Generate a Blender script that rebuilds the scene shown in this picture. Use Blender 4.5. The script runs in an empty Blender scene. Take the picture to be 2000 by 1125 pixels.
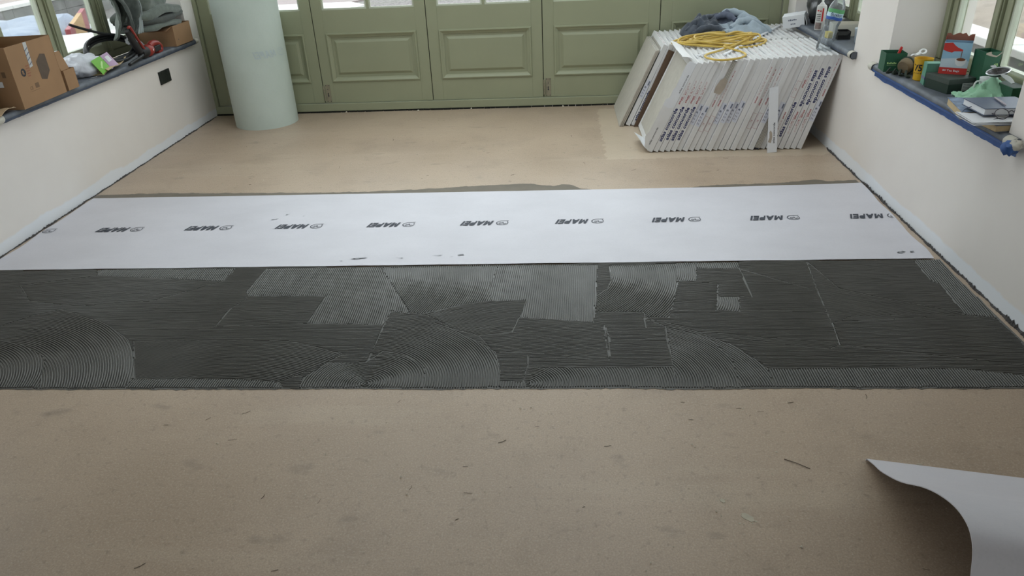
import bpy, bmesh, math, random
from mathutils import Matrix, Vector, noise

# ------------------------------------------------------------------ camera
scene = bpy.context.scene
COL = scene.collection
cam_data = bpy.data.cameras.new('camera')
cam_data.sensor_width = 36.0
cam_data.lens = 1429.985 / 2000.0 * 36.0
cam_data.clip_end = 200
cam = bpy.data.objects.new('camera', cam_data)
COL.objects.link(cam)
cr = Vector((0.99757105, 0.05574568, -0.04176629))
cu = Vector((0.01042856, 0.47332228, 0.8808276))
cf = Vector((-0.06887125, 0.87912368, -0.47159125))
cam.matrix_world = Matrix(((cr.x, cu.x, -cf.x, 0.0), (cr.y, cu.y, -cf.y, 0.0),
                           (cr.z, cu.z, -cf.z, 1.57), (0, 0, 0, 1)))
scene.camera = cam

# ------------------------------------------------------------------ light
world = bpy.data.worlds.new('overcast_sky')
scene.world = world
world.use_nodes = True
bg = world.node_tree.nodes['Background']
bg.inputs[0].default_value = (0.90, 0.95, 1.0, 1)
bg.inputs[1].default_value = 3.65
scene.view_settings.view_transform = 'Standard'
scene.view_settings.look = 'None'
scene.view_settings.gamma = 1.0
scene.view_settings.use_curve_mapping = False
scene.view_settings.exposure = 0.0

def portal(name, loc, rot, sx, sy):
    l = bpy.data.lights.new(name, 'AREA')
    l.shape = 'RECTANGLE'; l.size = sx; l.size_y = sy
    l.cycles.is_portal = True
    o = bpy.data.objects.new(name, l); COL.objects.link(o)
    o.location = loc; o.rotation_euler = rot
    return o

# room measures (metres); the camera stands above x=0, y=0
XL, XR, YD = -2.965, 1.770, 6.160
CEIL = 2.62
YB = -3.4
SILL = 0.662
WLX, WRX = -3.215, 2.02          # inner faces of the window frames
HEAD = 2.15                      # window heads
LWIN = (3.70, 3.96, 4.20, 4.73, 5.28, 5.96)   # left window: recess ends and posts along y
RWIN1 = (2.95, 3.20, 3.69, 4.19)              # near right window
LWIN0 = (1.45, 1.98, 2.51, 3.05)              # unseen left window beside the camera, added for light
RWIN0 = (1.40, 1.90, 2.40)              # unseen right window near the camera, added to brighten the near floor
RWIN2 = (4.68, 5.10, 5.53, 5.96)              # far right window
ROOF = (-2.1, 1.2, 3.0, 5.6)       # opening of the assumed roof lantern, placed for the light
portal('portal_roof', (-0.45, 4.3, CEIL + 0.2), (0, 0, 0), 3.3, 2.6)
portal('portal_door', (-0.6, YD + 0.12, 1.45), (math.radians(-90), 0, 0), 4.7, 1.3)
portal('portal_left', (WLX - 0.1, 4.8, 1.42), (0, math.radians(-90), 0), 1.5, 2.4)
portal('portal_right', (WRX + 0.1, 3.57, 1.42), (0, math.radians(90), 0), 1.5, 1.25)
portal('portal_right_far', (WRX + 0.1, 5.27, 1.42), (0, math.radians(90), 0), 1.5, 1.2)
REAR = (-1.9, 0.7, 0.90, 2.30)    # unseen glazed opening, added to light surfaces facing the camera
portal('portal_right_near', (WRX + 0.1, 1.9, 1.42), (0, math.radians(90), 0), 1.5, 1.0)
portal('portal_left_near', (WLX - 0.1, 2.25, 1.42), (0, math.radians(-90), 0), 1.5, 1.5)
portal('portal_rear', (-0.6, YB - 0.1, 1.6), (math.radians(90), 0, 0), 2.6, 1.4)

# ------------------------------------------------------------------ materials
def lin(c):
    return tuple((v / 12.92 if v <= 0.04045 else ((v + 0.055) / 1.055) ** 2.4) for v in c)
def rgb(r, g, b):
    return lin((r / 255.0, g / 255.0, b / 255.0))
MATS = {}
def M(name, col, rough=0.6, var=0.08, scale=9.0, bump=0.0, bscale=70.0, spec=0.4, metal=0.0, coords='Object', sheen=0.0):
    if name in MATS: return MATS[name]
    m = bpy.data.materials.new(name); m.use_nodes = True
    nt = m.node_tree; b = nt.nodes['Principled BSDF']
    c = rgb(*col)
    tc = nt.nodes.new('ShaderNodeTexCoord')
    n = nt.nodes.new('ShaderNodeTexNoise'); n.inputs['Scale'].default_value = scale; n.inputs['Detail'].default_value = 5
    nt.links.new(tc.outputs[coords], n.inputs['Vector'])
    r = nt.nodes.new('ShaderNodeValToRGB')
    r.color_ramp.elements[0].position = 0.3; r.color_ramp.elements[1].position = 0.7
    r.color_ramp.elements[0].color = tuple(max(0, v * (1 - var)) for v in c) + (1,)
    r.color_ramp.elements[1].color = tuple(min(1, v * (1 + var)) for v in c) + (1,)
    nt.links.new(n.outputs['Fac'], r.inputs['Fac']); nt.links.new(r.outputs['Color'], b.inputs['Base Color'])
    b.inputs['Roughness'].default_value = rough
    b.inputs['Specular IOR Level'].default_value = spec
    b.inputs['Metallic'].default_value = metal
    if sheen: b.inputs['Sheen Weight'].default_value = sheen
    if bump:
        n2 = nt.nodes.new('ShaderNodeTexNoise'); n2.inputs['Scale'].default_value = bscale; n2.inputs['Detail'].default_value = 4
        nt.links.new(tc.outputs[coords], n2.inputs['Vector'])
        bp = nt.nodes.new('ShaderNodeBump'); bp.inputs['Strength'].default_value = bump; bp.inputs['Distance'].default_value = 0.004
        nt.links.new(n2.outputs['Fac'], bp.inputs['Height']); nt.links.new(bp.outputs['Normal'], b.inputs['Normal'])
    MATS[name] = m
    return m

def node(nt, t, **kw):
    n = nt.nodes.new(t)
    for k, v in kw.items():
        if k in n.inputs: n.inputs[k].default_value = v
        else: setattr(n, k, v)
    return n
def noise_fac(nt, vec, scale, lo, hi, detail=5, rough=0.55, stretch=None):
    if stretch:
        mp = nt.nodes.new('ShaderNodeMapping'); mp.inputs['Scale'].default_value = stretch
        mp.inputs['Rotation'].default_value = (0, 0, 0.12)
        nt.links.new(vec, mp.inputs['Vector']); vec = mp.outputs['Vector']
    n = node(nt, 'ShaderNodeTexNoise', Scale=scale, Detail=detail, Roughness=rough)
    nt.links.new(vec, n.inputs['Vector'])
    mr = nt.nodes.new('ShaderNodeMapRange'); mr.inputs['From Min'].default_value = lo; mr.inputs['From Max'].default_value = hi
    nt.links.new(n.outputs['Fac'], mr.inputs['Value'])
    return mr.outputs['Result']
def mixc(nt, fac, a, b):
    mx = nt.nodes.new('ShaderNodeMix'); mx.data_type = 'RGBA'
    nt.links.new(fac, mx.inputs['Factor'])
    for s, v in ((6, a), (7, b)):
        if isinstance(v, tuple): mx.inputs[s].default_value = v + (1,)
        else: nt.links.new(v, mx.inputs[s])
    return mx.outputs[2]
def math_n(nt, op, a, b=None):
    m = nt.nodes.new('ShaderNodeMath'); m.operation = op
    for i, v in enumerate((a, b)):
        if v is None: continue
        if isinstance(v, (int, float)): m.inputs[i].default_value = v
        else: nt.links.new(v, m.inputs[i])
    return m.outputs[0]

def floor_material():
    m = bpy.data.materials.new('screed'); m.use_nodes = True; nt = m.node_tree; b = nt.nodes['Principled BSDF']
    g = nt.nodes.new('ShaderNodeNewGeometry'); P = g.outputs['Position']
    c = mixc(nt, noise_fac(nt, P, 0.9, 0.34, 0.68, 4), rgb(173, 152, 130), rgb(192, 171, 149))
    c = mixc(nt, math_n(nt, 'MULTIPLY', noise_fac(nt, P, 2.6, 0.52, 0.78, 6, 0.6), 0.5), c, rgb(140, 121, 104))
    c = mixc(nt, math_n(nt, 'MULTIPLY', noise_fac(nt, P, 1.6, 0.55, 0.8, 5, 0.6, (0.35, 2.6, 1)), 0.5), c, rgb(206, 190, 168))
    c = mixc(nt, math_n(nt, 'MULTIPLY', noise_fac(nt, P, 42, 0.58, 0.76, 4), 0.55), c, rgb(128, 114, 98))
    c = mixc(nt, math_n(nt, 'MULTIPLY', noise_fac(nt, P, 210, 0.35, 0.70, 3), 0.42), c, rgb(128, 114, 100))
    c = mixc(nt, math_n(nt, 'MULTIPLY', noise_fac(nt, P, 150, 0.52, 0.72, 2), 0.35), c, rgb(206, 192, 174))
    c = mixc(nt, math_n(nt, 'MULTIPLY', noise_fac(nt, P, 1.1, 0.50, 0.75, 3), 0.22), c, rgb(156, 140, 132))
    # faint darker smudges
    c = mixc(nt, math_n(nt, 'MULTIPLY', noise_fac(nt, P, 5.5, 0.64, 0.76, 3, 0.5, (1, 1.9, 1)), 0.42), c, rgb(118, 106, 94))
    # pale film of dust where tile packs were stood: a rough rectangle by the right wall
    sp = nt.nodes.new('ShaderNodeSeparateXYZ'); nt.links.new(P, sp.inputs[0])
    wob = math_n(nt, 'MULTIPLY', math_n(nt, 'SUBTRACT', noise_fac(nt, P, 14, 0, 1, 3), 0.5), 0.10)
    x = math_n(nt, 'ADD', sp.outputs['X'], wob); y = math_n(nt, 'ADD', sp.outputs['Y'], wob)
    msk = math_n(nt, 'MULTIPLY', math_n(nt, 'GREATER_THAN', x, 0.30), math_n(nt, 'GREATER_THAN', y, 4.72))
    msk = math_n(nt, 'MULTIPLY', msk, math_n(nt, 'LESS_THAN', y, 6.02))
    c = mixc(nt, math_n(nt, 'MULTIPLY', msk, 0.42), c, rgb(205, 190, 168))
    nt.links.new(c, b.inputs['Base Color'])
    b.inputs['Roughness'].default_value = 0.42; b.inputs['Specular IOR Level'].default_value = 0.5
    n = node(nt, 'ShaderNodeTexNoise', Scale=55, Detail=6); nt.links.new(P, n.inputs['Vector'])
    bp = nt.nodes.new('ShaderNodeBump'); bp.inputs['Strength'].default_value = 0.16; bp.inputs['Distance'].default_value = 0.003
    nt.links.new(n.outputs['Fac'], bp.inputs['Height']); nt.links.new(bp.outputs['Normal'], b.inputs['Normal'])
    return m
def wall_material():
    # cream paint brushed down to a wavering line, white undercoat left bare along the floor
    m = bpy.data.materials.new('wall_paint'); m.use_nodes = True; nt = m.node_tree; b = nt.nodes['Principled BSDF']
    g = nt.nodes.new('ShaderNodeNewGeometry'); P = g.outputs['Position']
    sp = nt.nodes.new('ShaderNodeSeparateXYZ'); nt.links.new(P, sp.inputs[0])
    wob = math_n(nt, 'ADD', math_n(nt, 'MULTIPLY', noise_fac(nt, P, 3.2, 0, 1, 3), 0.065), math_n(nt, 'MULTIPLY', noise_fac(nt, P, 25, 0, 1, 2), 0.015))
    d = math_n(nt, 'SUBTRACT', sp.outputs['Z'], wob)
    mr = nt.nodes.new('ShaderNodeMapRange'); mr.inputs['From Min'].default_value = 0.022; mr.inputs['From Max'].default_value = 0.034
    nt.links.new(d, mr.inputs['Value'])
    cream = mixc(nt, noise_fac(nt, P, 2.2, 0.3, 0.7), rgb(226, 219, 213), rgb(231, 225, 219))
    c = mixc(nt, mr.outputs['Result'], rgb(230, 232, 236), cream)
    nt.links.new(c, b.inputs['Base Color']); b.inputs['Roughness'].default_value = 0.72; b.inputs['Specular IOR Level'].default_value = 0.25
    n = node(nt, 'ShaderNodeTexNoise', Scale=120, Detail=3); nt.links.new(P, n.inputs['Vector'])
    bp = nt.nodes.new('ShaderNodeBump'); bp.inputs['Strength'].default_value = 0.05; bp.inputs['Distance'].default_value = 0.002
    nt.links.new(n.outputs['Fac'], bp.inputs['Height']); nt.links.new(bp.outputs['Normal'], b.inputs['Normal'])
    return m
def membrane_material(name, c1, c2, rough):
    m = bpy.data.materials.new(name); m.use_nodes = True; nt = m.node_tree; b = nt.nodes['Principled BSDF']
    tc = nt.nodes.new('ShaderNodeTexCoord'); P = tc.outputs['Object']
    c = mixc(nt, noise_fac(nt, P, 3, 0.3, 0.7, 6, 0.6, (1, 1.6, 1)), rgb(*c1), rgb(*c2))
    c = mixc(nt, math_n(nt, 'MULTIPLY', noise_fac(nt, P, 160, 0.45, 0.8, 2), 0.10), c, rgb(150, 155, 160))
    nt.links.new(c, b.inputs['Base Color']); b.inputs['Roughness'].default_value = rough; b.inputs['Specular IOR Level'].default_value = 0.45
    n = node(nt, 'ShaderNodeTexNoise', Scale=220, Detail=2); nt.links.new(P, n.inputs['Vector'])
    bp = nt.nodes.new('ShaderNodeBump'); bp.inputs['Strength'].default_value = 0.08; bp.inputs['Distance'].default_value = 0.001
    nt.links.new(n.outputs['Fac'], bp.inputs['Height']); nt.links.new(bp.outputs['Normal'], b.inputs['Normal'])
    return m
def glass_material(name, tint=(0.96, 0.98, 0.97), refl=0.9, haze=0.0):
    m = bpy.data.materials.new(name); m.use_nodes = True; nt = m.node_tree
    for n in list(nt.nodes):
        if n.type != 'OUTPUT_MATERIAL': nt.nodes.remove(n)
    out = [n for n in nt.nodes if n.type == 'OUTPUT_MATERIAL'][0]
    t = nt.nodes.new('ShaderNodeBsdfTransparent'); t.inputs[0].default_value = tint + (1,)
    gl = nt.nodes.new('ShaderNodeBsdfGlossy'); gl.inputs['Roughness'].default_value = 0.02
    fr = nt.nodes.new('ShaderNodeFresnel'); fr.inputs[0].default_value = 1.45
    mx = nt.nodes.new('ShaderNodeMixShader')
    mu = math_n(nt, 'MULTIPLY', fr.outputs[0], refl)
    nt.links.new(mu, mx.inputs[0]); nt.links.new(t.outputs[0], mx.inputs[1]); nt.links.new(gl.outputs[0], mx.inputs[2])
    if haze:
        df = nt.nodes.new('ShaderNodeBsdfDiffuse'); df.inputs[0].default_value = (0.85, 0.88, 0.90, 1)
        m2 = nt.nodes.new('ShaderNodeMixShader'); m2.inputs[0].default_value = haze
        nt.links.new(mx.outputs[0], m2.inputs[1]); nt.links.new(df.outputs[0], m2.inputs[2]); mx = m2
    nt.links.new(mx.outputs[0], out.inputs['Surface'])
    return m

MAT_FLOOR = floor_material(); MAT_WALL = wall_material(); MAT_GLASS = glass_material('window_glass', (0.96, 0.98, 0.97), 0.5)
MAT_MEMB = membrane_material('membrane_face', (201, 199, 205), (209, 207, 213), 0.45)
MAT_MEMB2 = membrane_material('membrane_back', (188, 200, 191), (197, 208, 200), 0.55)  # green reflected off the doors is mixed into this tone
GREEN = M('sage_gloss_paint', (150, 153, 126), 0.42, 0.03, 3.0, 0.03, 40)
CARD = M('brown_cardboard', (154, 120, 87), 0.8, 0.07, 6, 0.06, 90)
CARD_D = M('brown_cardboard_inner', (142, 106, 76), 0.85, 0.07, 6, 0.06, 90)
WHITE_CARD = M('white_carton_board', (216, 215, 214), 0.7, 0.05, 7, 0.04, 60)
BLACK_PL = M('black_plastic', (28, 28, 28), 0.45, 0.1, 20)
NAVY_INK = M('navy_ink', (38, 44, 92), 0.6, 0.05)
RED_INK = M('red_ink', (158, 52, 54), 0.7, 0.05)
GREY_INK = M('grey_ink', (104, 108, 124), 0.7, 0.05)
DARK_INK = M('dark_ink', (44, 45, 52), 0.6, 0.05)
PAPER = M('white_paper', (222, 223, 226), 0.7, 0.03)

# ------------------------------------------------------------------ mesh helpers
class MB:
    def __init__(s): s.v = []; s.f = []
    def add(s, vs, fs, mat=None):
        o = len(s.v)
        for p in vs: s.v.append(tuple(mat @ Vector(p)) if mat else tuple(p))
        for q in fs: s.f.append(tuple(i + o for i in q))
        return s
    def box(s, x0, x1, y0, y1, z0, z1, mat=None):
        return s.add([(x0, y0, z0), (x1, y0, z0), (x1, y1, z0), (x0, y1, z0), (x0, y0, z1), (x1, y0, z1), (x1, y1, z1), (x0, y1, z1)],
                     [(0, 3, 2, 1), (4, 5, 6, 7), (0, 1, 5, 4), (1, 2, 6, 5), (2, 3, 7, 6), (3, 0, 4, 7)], mat)
    def prism(s, poly, d, mat=None):
        # poly in the xy plane, extruded from z=0 to z=d
        n = len(poly)
        vs = [(x, y, 0) for x, y in poly] + [(x, y, d) for x, y in poly]
        fs = [tuple(range(n - 1, -1, -1)), tuple(range(n, 2 * n))] + [(i, (i + 1) % n, (i + 1) % n + n, i + n) for i in range(n)]
        return s.add(vs, fs, mat)
    def lathe(s, prof, n=24, mat=None, cap=True):
        vs = []; fs = []
        for r, z in prof:
            for k in range(n):
                a = 2 * math.pi * k / n; vs.append((r * math.cos(a), r * math.sin(a), z))
        for i in range(len(prof) - 1):
            for k in range(n):
                fs.append((i * n + k, i * n + (k + 1) % n, (i + 1) * n + (k + 1) % n, (i + 1) * n + k))
        if cap:
            fs.append(tuple(range(n - 1, -1, -1))); o = (len(prof) - 1) * n; fs.append(tuple(range(o, o + n)))
        return s.add(vs, fs, mat)
    def tube(s, pts, r, n=8, closed=False, mat=None):
        P = [Vector(p) for p in pts]; m = len(P); rings = []
        up = Vector((0, 0, 1)); prev = None
        R = r if hasattr(r, '__len__') else [r] * m
        vs = []; fs = []
        for i in range(m):
            if closed: t = P[(i + 1) % m] - P[i - 1]
            else: t = P[min(i + 1, m - 1)] - P[max(i - 1, 0)]
            if t.length < 1e-9: t = Vector((0, 0, 1))
            t.normalize()
            if prev is None:
                a = up if abs(t.dot(up)) < 0.9 else Vector((1, 0, 0)); nrm = t.cross(a).normalized()
            else:
                nrm = prev - t * prev.dot(t)
                nrm = nrm.normalized() if nrm.length > 1e-6 else t.cross(up).normalized()
            prev = nrm; bn = t.cross(nrm)
            for k in range(n):
                a = 2 * math.pi * k / n; vs.append(tuple(P[i] + (nrm * math.cos(a) + bn * math.sin(a)) * R[i]))
        for i in range(m if closed else m - 1):
            j = (i + 1) % m
            for k in range(n): fs.append((i * n + k, i * n + (k + 1) % n, j * n + (k + 1) % n, j * n + k))
        if not closed: fs.append(tuple(range(n - 1, -1, -1))); o = (m - 1) * n; fs.append(tuple(range(o, o + n)))
        return s.add(vs, fs, mat)
    def sheet(s, fn, nu, nv, th=0.0, mat=None):
        # fn(u, v) -> point; a grid, given thickness th downward along z if th
        vs = [fn(i / nu, j / nv) for j in range(nv + 1) for i in range(nu + 1)]
        w = nu + 1
        fs = [(j * w + i, j * w + i + 1, (j + 1) * w + i + 1, (j + 1) * w + i) for j in range(nv) for i in range(nu)]
        if th:
            n0 = len(vs); nrm = [Vector((0, 0, 0)) for _ in vs]
            for q in fs:
                a, b, c = Vector(vs[q[0]]), Vector(vs[q[1]]), Vector(vs[q[3]])
                nn = (b - a).cross(c - a)
                for i in q: nrm[i] += nn
            low = [tuple(Vector(p) - (nn.normalized() if nn.length else Vector((0, 0, 1))) * th) for p, nn in zip(vs, nrm)]
            f2 = [tuple(i + n0 for i in reversed(q)) for q in fs]
            ring = [i for i in range(w)] + [j * w + nu for j in range(1, nv + 1)] + [nv * w + i for i in range(nu - 1, -1, -1)] + [j * w for j in range(nv - 1, 0, -1)]
            side = [(ring[(k + 1) % len(ring)], ring[k], ring[k] + n0, ring[(k + 1) % len(ring)] + n0) for k in range(len(ring))]
            vs = vs + low; fs = fs + f2 + side
        return s.add(vs, fs, mat)
    def blob(s, c, r, seed=0, amp=0.15, freq=1.6, nu=24, nv=14, flat=None, mat=None):
        vs = []; fs = []
        for j in range(nv + 1):
            th = math.pi * j / nv
            for i in range(nu):
                ph = 2 * math.pi * i / nu
                d = Vector((math.sin(th) * math.cos(ph), math.sin(th) * math.sin(ph), math.cos(th)))
                k = 1 + amp * noise.noise(d * freq + Vector((seed * 7.3, seed * 3.1, seed * 1.7))) + amp * 0.5 * noise.noise(d * freq * 2.7 + Vector((seed, 5, 9)))
                p = [c[q] + r[q] * d[q] * k for q in range(3)]
                if flat is not None and p[2] < flat: p[2] = flat
                vs.append(tuple(p))
        for j in range(nv):
            for i in range(nu):
                fs.append((j * nu + i, (j + 1) * nu + i, (j + 1) * nu + (i + 1) % nu, j * nu + (i + 1) % nu))
        return s.add(vs, fs, mat)
    def mesh(s, name):
        me = bpy.data.meshes.new(name); me.from_pydata(s.v, [], s.f); me.validate(); me.update(); return me
    def build(s, name, m, parent=None, smooth=False, bevel=0.0, angle=40, recalc=True):
        me = s.mesh(name)
        if recalc or bevel:
            bm = bmesh.new(); bm.from_mesh(me)
            bmesh.ops.remove_doubles(bm, verts=bm.verts, dist=1e-6)
            if recalc: bmesh.ops.recalc_face_normals(bm, faces=bm.faces)
            if bevel:
                es = [e for e in bm.edges if len(e.link_faces) == 2 and e.calc_face_angle(0) > math.radians(angle)]
                bmesh.ops.bevel(bm, geom=es, offset=bevel, segments=2, affect='EDGES', profile=0.5)
            bm.to_mesh(me); bm.free()
        o = bpy.data.objects.new(name, me); COL.objects.link(o)
        if m: me.materials.append(m)
        if parent: o.parent = parent
        if smooth:
            me.polygons.foreach_set('use_smooth', [True] * len(me.polygons))
            try: me.set_sharp_from_angle(angle=math.radians(angle))
            except Exception: pass
        return o
def tag(o, label=None, cat=None, group=None, kind=None):
    if label: o['label'] = label
    if cat: o['category'] = cat
    if group: o['group'] = group
    if kind: o['kind'] = kind
    return o
def thing(name, label, cat, loc=(0, 0, 0), rot=(0, 0, 0), group=None):
    o = bpy.data.objects.new(name, None); COL.objects.link(o); o.empty_display_size = 0.05
    o.location = loc; o.rotation_euler = rot
    return tag(o, label, cat, group)
def use(me, name, parent, mat=None):
    o = bpy.data.objects.new(name, me); COL.objects.link(o); o.parent = parent
    return o
def copy_tree(o, parent=None):
    c = o.copy(); COL.objects.link(c)
    if parent: c.parent = parent
    for ch in o.children: copy_tree(ch, c)
    return c

TEXT = {}
def text_geo(body, bold=0.0, shear=0.0, align='LEFT'):
    # flat letter shapes (verts, faces) at size 1, from the built-in font
    key = (body, bold, shear)
    if key not in TEXT:
        cu_ = bpy.data.curves.new('lettering', 'FONT'); cu_.body = body; cu_.size = 1; cu_.offset = bold; cu_.shear = shear
        cu_.resolution_u = 2; cu_.fill_mode = 'BOTH' if False else 'FRONT'
        ob = bpy.data.objects.new('lettering', cu_); COL.objects.link(ob)
        bpy.context.view_layer.update()
        dg = bpy.context.evaluated_depsgraph_get(); ev = ob.evaluated_get(dg); me = ev.to_mesh()
        vs = [tuple(v.co) for v in me.vertices]; fs = [tuple(p.vertices) for p in me.polygons]
        ev.to_mesh_clear(); bpy.data.objects.remove(ob); bpy.data.curves.remove(cu_)
        xs = [v[0] for v in vs]; ys = [v[1] for v in vs]
        TEXT[key] = (vs, fs, min(xs), max(xs), min(ys), max(ys))
    return TEXT[key]
def put_text(mb, body, o, ux, uy, width=None, height=None, bold=0.0, shear=0.0):
    # letters starting at point o, running along ux, standing along uy
    vs, fs, x0, x1, y0, y1 = text_geo(body, bold, shear)
    ux = Vector(ux).normalized(); uy = Vector(uy).normalized(); o = Vector(o)
    sx = width / (x1 - x0) if width else height / (y1 - y0)
    sy = height / (y1 - y0) if height else sx
    mb.add([tuple(o + ux * (v[0] - x0) * sx + uy * (v[1] - y0) * sy) for v in vs], fs)
    return mb
def quad(mb, o, a, b):
    o, a, b = Vector(o), Vector(a), Vector(b)
    return mb.add([tuple(o), tuple(o + a), tuple(o + a + b), tuple(o + b)], [(0, 1, 2, 3)])
# ------------------------------------------------------------------ room shell
def struct(o, label=None):
    o['kind'] = 'structure'
    if label: o['label'] = label
    return o
struct(MB().box(XL - 0.4, XR + 0.4, YB - 0.2, YD + 0.16, -0.15, 0.0).build('floor', MAT_FLOOR), 'dusty beige cement screed floor')
# flat ceiling; the glazed roof lantern is unseen, added to light the room
RX0, RX1, RY0, RY1 = ROOF
cw = M('ceiling_white', (225, 225, 222), 0.8, 0.02)
w = MB()
w.box(XL - 0.4, RX0, YB - 0.2, YD + 0.2, CEIL, CEIL + 0.14); w.box(RX1, XR + 0.42, YB - 0.2, YD + 0.2, CEIL, CEIL + 0.14)
w.box(RX0, RX1, YB - 0.2, RY0, CEIL, CEIL + 0.14); w.box(RX0, RX1, RY1, YD + 0.2, CEIL, CEIL + 0.14)
struct(w.build('ceiling', cw, recalc=False))
lan = bpy.data.objects.new('window_4', None); COL.objects.link(lan); struct(lan, 'assumed roof lantern out of view, added to light the room')
for k in range(7):
    y = RY0 + (RY1 - RY0) * k / 6
    MB().box(RX0, RX1, y - 0.025, y + 0.025, CEIL + 0.06, CEIL + 0.14).build('rafter', cw, lan)
    if k < 6: MB().box(RX0, RX1, y + 0.025, y + (RY1 - RY0) / 6 - 0.025, CEIL + 0.10, CEIL + 0.106).build('pane', MAT_GLASS, lan)
w = MB(); e0, e1, e2, e3 = REAR
w.box(XL - 0.4, e0, YB - 0.2, YB, 0, CEIL); w.box(e1, XR + 0.42, YB - 0.2, YB, 0, CEIL)
w.box(e0, e1, YB - 0.2, YB, 0, e2); w.box(e0, e1, YB - 0.2, YB, e3, CEIL)
struct(w.build('wall_rear', MAT_WALL, recalc=False))
lan = bpy.data.objects.new('window_5', None); COL.objects.link(lan); struct(lan, 'assumed window behind the viewer, added to light the room')  # unseen rear window, added to light the doors and pack fronts
for k in range(4):
    x = e0 + (e1 - e0) * k / 3
    MB().box(x - 0.03, x + 0.03, YB - 0.14, YB - 0.08, e2, e3).build('mullion', GREEN, lan)
    if k < 3: MB().box(x + 0.03, x + (e1 - e0) / 3 - 0.03, YB - 0.112, YB - 0.108, e2, e3).build('pane', MAT_GLASS, lan)
ZW = SILL - 0.036
w = MB()
w.box(XL - 0.38, XL, YB, YD + 0.16, 0, ZW)
w.box(XL - 0.38, XL, YB, LWIN0[0], ZW, CEIL)
w.box(XL - 0.38, XL, LWIN0[-1], LWIN[0], ZW, CEIL)
w.box(XL - 0.38, XL, LWIN0[0], LWIN0[-1], HEAD, CEIL)
w.box(XL - 0.38, XL, LWIN[-1], YD + 0.16, ZW, CEIL)
w.box(XL - 0.38, XL, LWIN[0], LWIN[-1], HEAD, CEIL)
struct(w.build('wall_left', MAT_WALL, recalc=False), 'cream painted wall under the long window sill')
w = MB()
w.box(XR, XR + 0.40, YB, YD + 0.16, 0, ZW)
w.box(XR, XR + 0.40, YB, RWIN0[0], ZW, CEIL)
w.box(XR, XR + 0.40, RWIN0[-1], RWIN1[0], ZW, CEIL)
w.box(XR, XR + 0.40, RWIN0[0], RWIN0[-1], HEAD, CEIL)
w.box(XR, XR + 0.40, RWIN1[-1], RWIN2[0], ZW, CEIL)
w.box(XR, XR + 0.40, RWIN2[-1], YD + 0.16, ZW, CEIL)
w.box(XR, XR + 0.40, RWIN1[0], RWIN1[-1], HEAD, CEIL)
w.box(XR, XR + 0.40, RWIN2[0], RWIN2[-1], HEAD, CEIL)
struct(w.build('wall_right', MAT_WALL, recalc=False), 'cream painted wall with a pier between two window recesses')
w = MB()
w.box(XL, XR, YD - 0.0, YD + 0.16, 2.24, CEIL)
struct(w.build('wall_back', MAT_WALL))

# ------------------------------------------------------------------ folding doors
LEAF = 0.932; D0 = -2.933
DZ0, DZ1 = 0.078, 2.19
def rect_loops(mb, x0, x1, z0, z1, loops, back=None):
    # concentric rectangles in the xz plane: (inset, y) pairs, last one filled
    n0 = len(mb.v)
    for ins, y in loops:
        mb.v += [(x0 + ins, y, z0 + ins), (x1 - ins, y, z0 + ins), (x1 - ins, y, z1 - ins), (x0 + ins, y, z1 - ins)]
    for i in range(len(loops) - 1):
        a = n0 + 4 * i; b = a + 4
        for k in range(4): mb.f.append((a + k, a + (k + 1) % 4, b + (k + 1) % 4, b + k))
    a = n0 + 4 * (len(loops) - 1); mb.f.append((a, a + 1, a + 2, a + 3))
STEEL = M('worn_painted_steel', (142, 136, 116), 0.5, 0.15, 60, metal=0.15)
BEAD = M('pale_glazing_bead', (196, 200, 182), 0.5, 0.04)
def door_leaf(i, label):
    x0 = D0 + LEAF * i; x1 = x0 + LEAF - 0.006
    t = bpy.data.objects.new('door_%d' % (i + 1), None); COL.objects.link(t); t.location = (x0, YD, 0)
    struct(t, label)
    W = x1 - x0; th = 0.05
    pz0, pz1, gz = 0.25, 0.645, 0.822
    s = 0.088
    MB().box(0, s, 0, th, DZ0, DZ1).build('stile', GREEN, t, bevel=0.002)
    MB().box(W - s, W, 0, th, DZ0, DZ1).build('stile', GREEN, t, bevel=0.002)
    MB().box(s, W - s, 0.0006, th, DZ0, pz0).build('rail', GREEN, t)
    MB().box(s, W - s, 0.0006, th, pz1, gz).build('rail', GREEN, t)
    MB().box(s, W - s, 0.0006, th, DZ1 - 0.11, DZ1).build('rail', GREEN, t)
    mb = MB()
    rect_loops(mb, s, W - s, pz0, pz1, [(0.0, 0.0006), (0.003, -0.008), (0.012, -0.010), (0.028, 0.002), (0.037, 0.006), (0.037, 0.014), (0.058, 0.014), (0.078, 0.003)])
    mb.box(s, W - s, 0.02, th, pz0, pz1)
    mb.build('panel', GREEN, t, recalc=False)
    # glazing: centre bar, cross bars, panes, pale beads
    cx = W / 2; rows = [gz, 1.24, 1.66, DZ1 - 0.11]
    MB().box(cx - 0.011, cx + 0.011, 0.004, th - 0.004, gz, DZ1 - 0.11).build('glazing_bar', GREEN, t, bevel=0.002)
    for z in rows[1:-1]:
        MB().box(s, W - s, 0.006, th - 0.006, z - 0.011, z + 0.011).build('glazing_bar', GREEN, t, bevel=0.002)
    for k in range(3):
        for (a, b) in ((s, cx - 0.011), (cx + 0.011, W - s)):
            za = rows[k] + (0.011 if k else 0); zb = rows[k + 1] - (0.011 if k < 2 else 0)
            p = MB().box(a, b, 0.024, 0.028, za, zb).build('pane', MAT_GLASS, t)
            bd = MB()
            e = 0.013
            bd.box(a, b, 0.0085, 0.022, za, za + e); bd.box(a, b, 0.0085, 0.022, zb - e, zb)
            bd.box(a, a + e, 0.009, 0.022, za + e, zb - e); bd.box(b - e, b, 0.009, 0.022, za + e, zb - e)
            bd.build('glazing_bead', BEAD, p)
    return t, W
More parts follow.
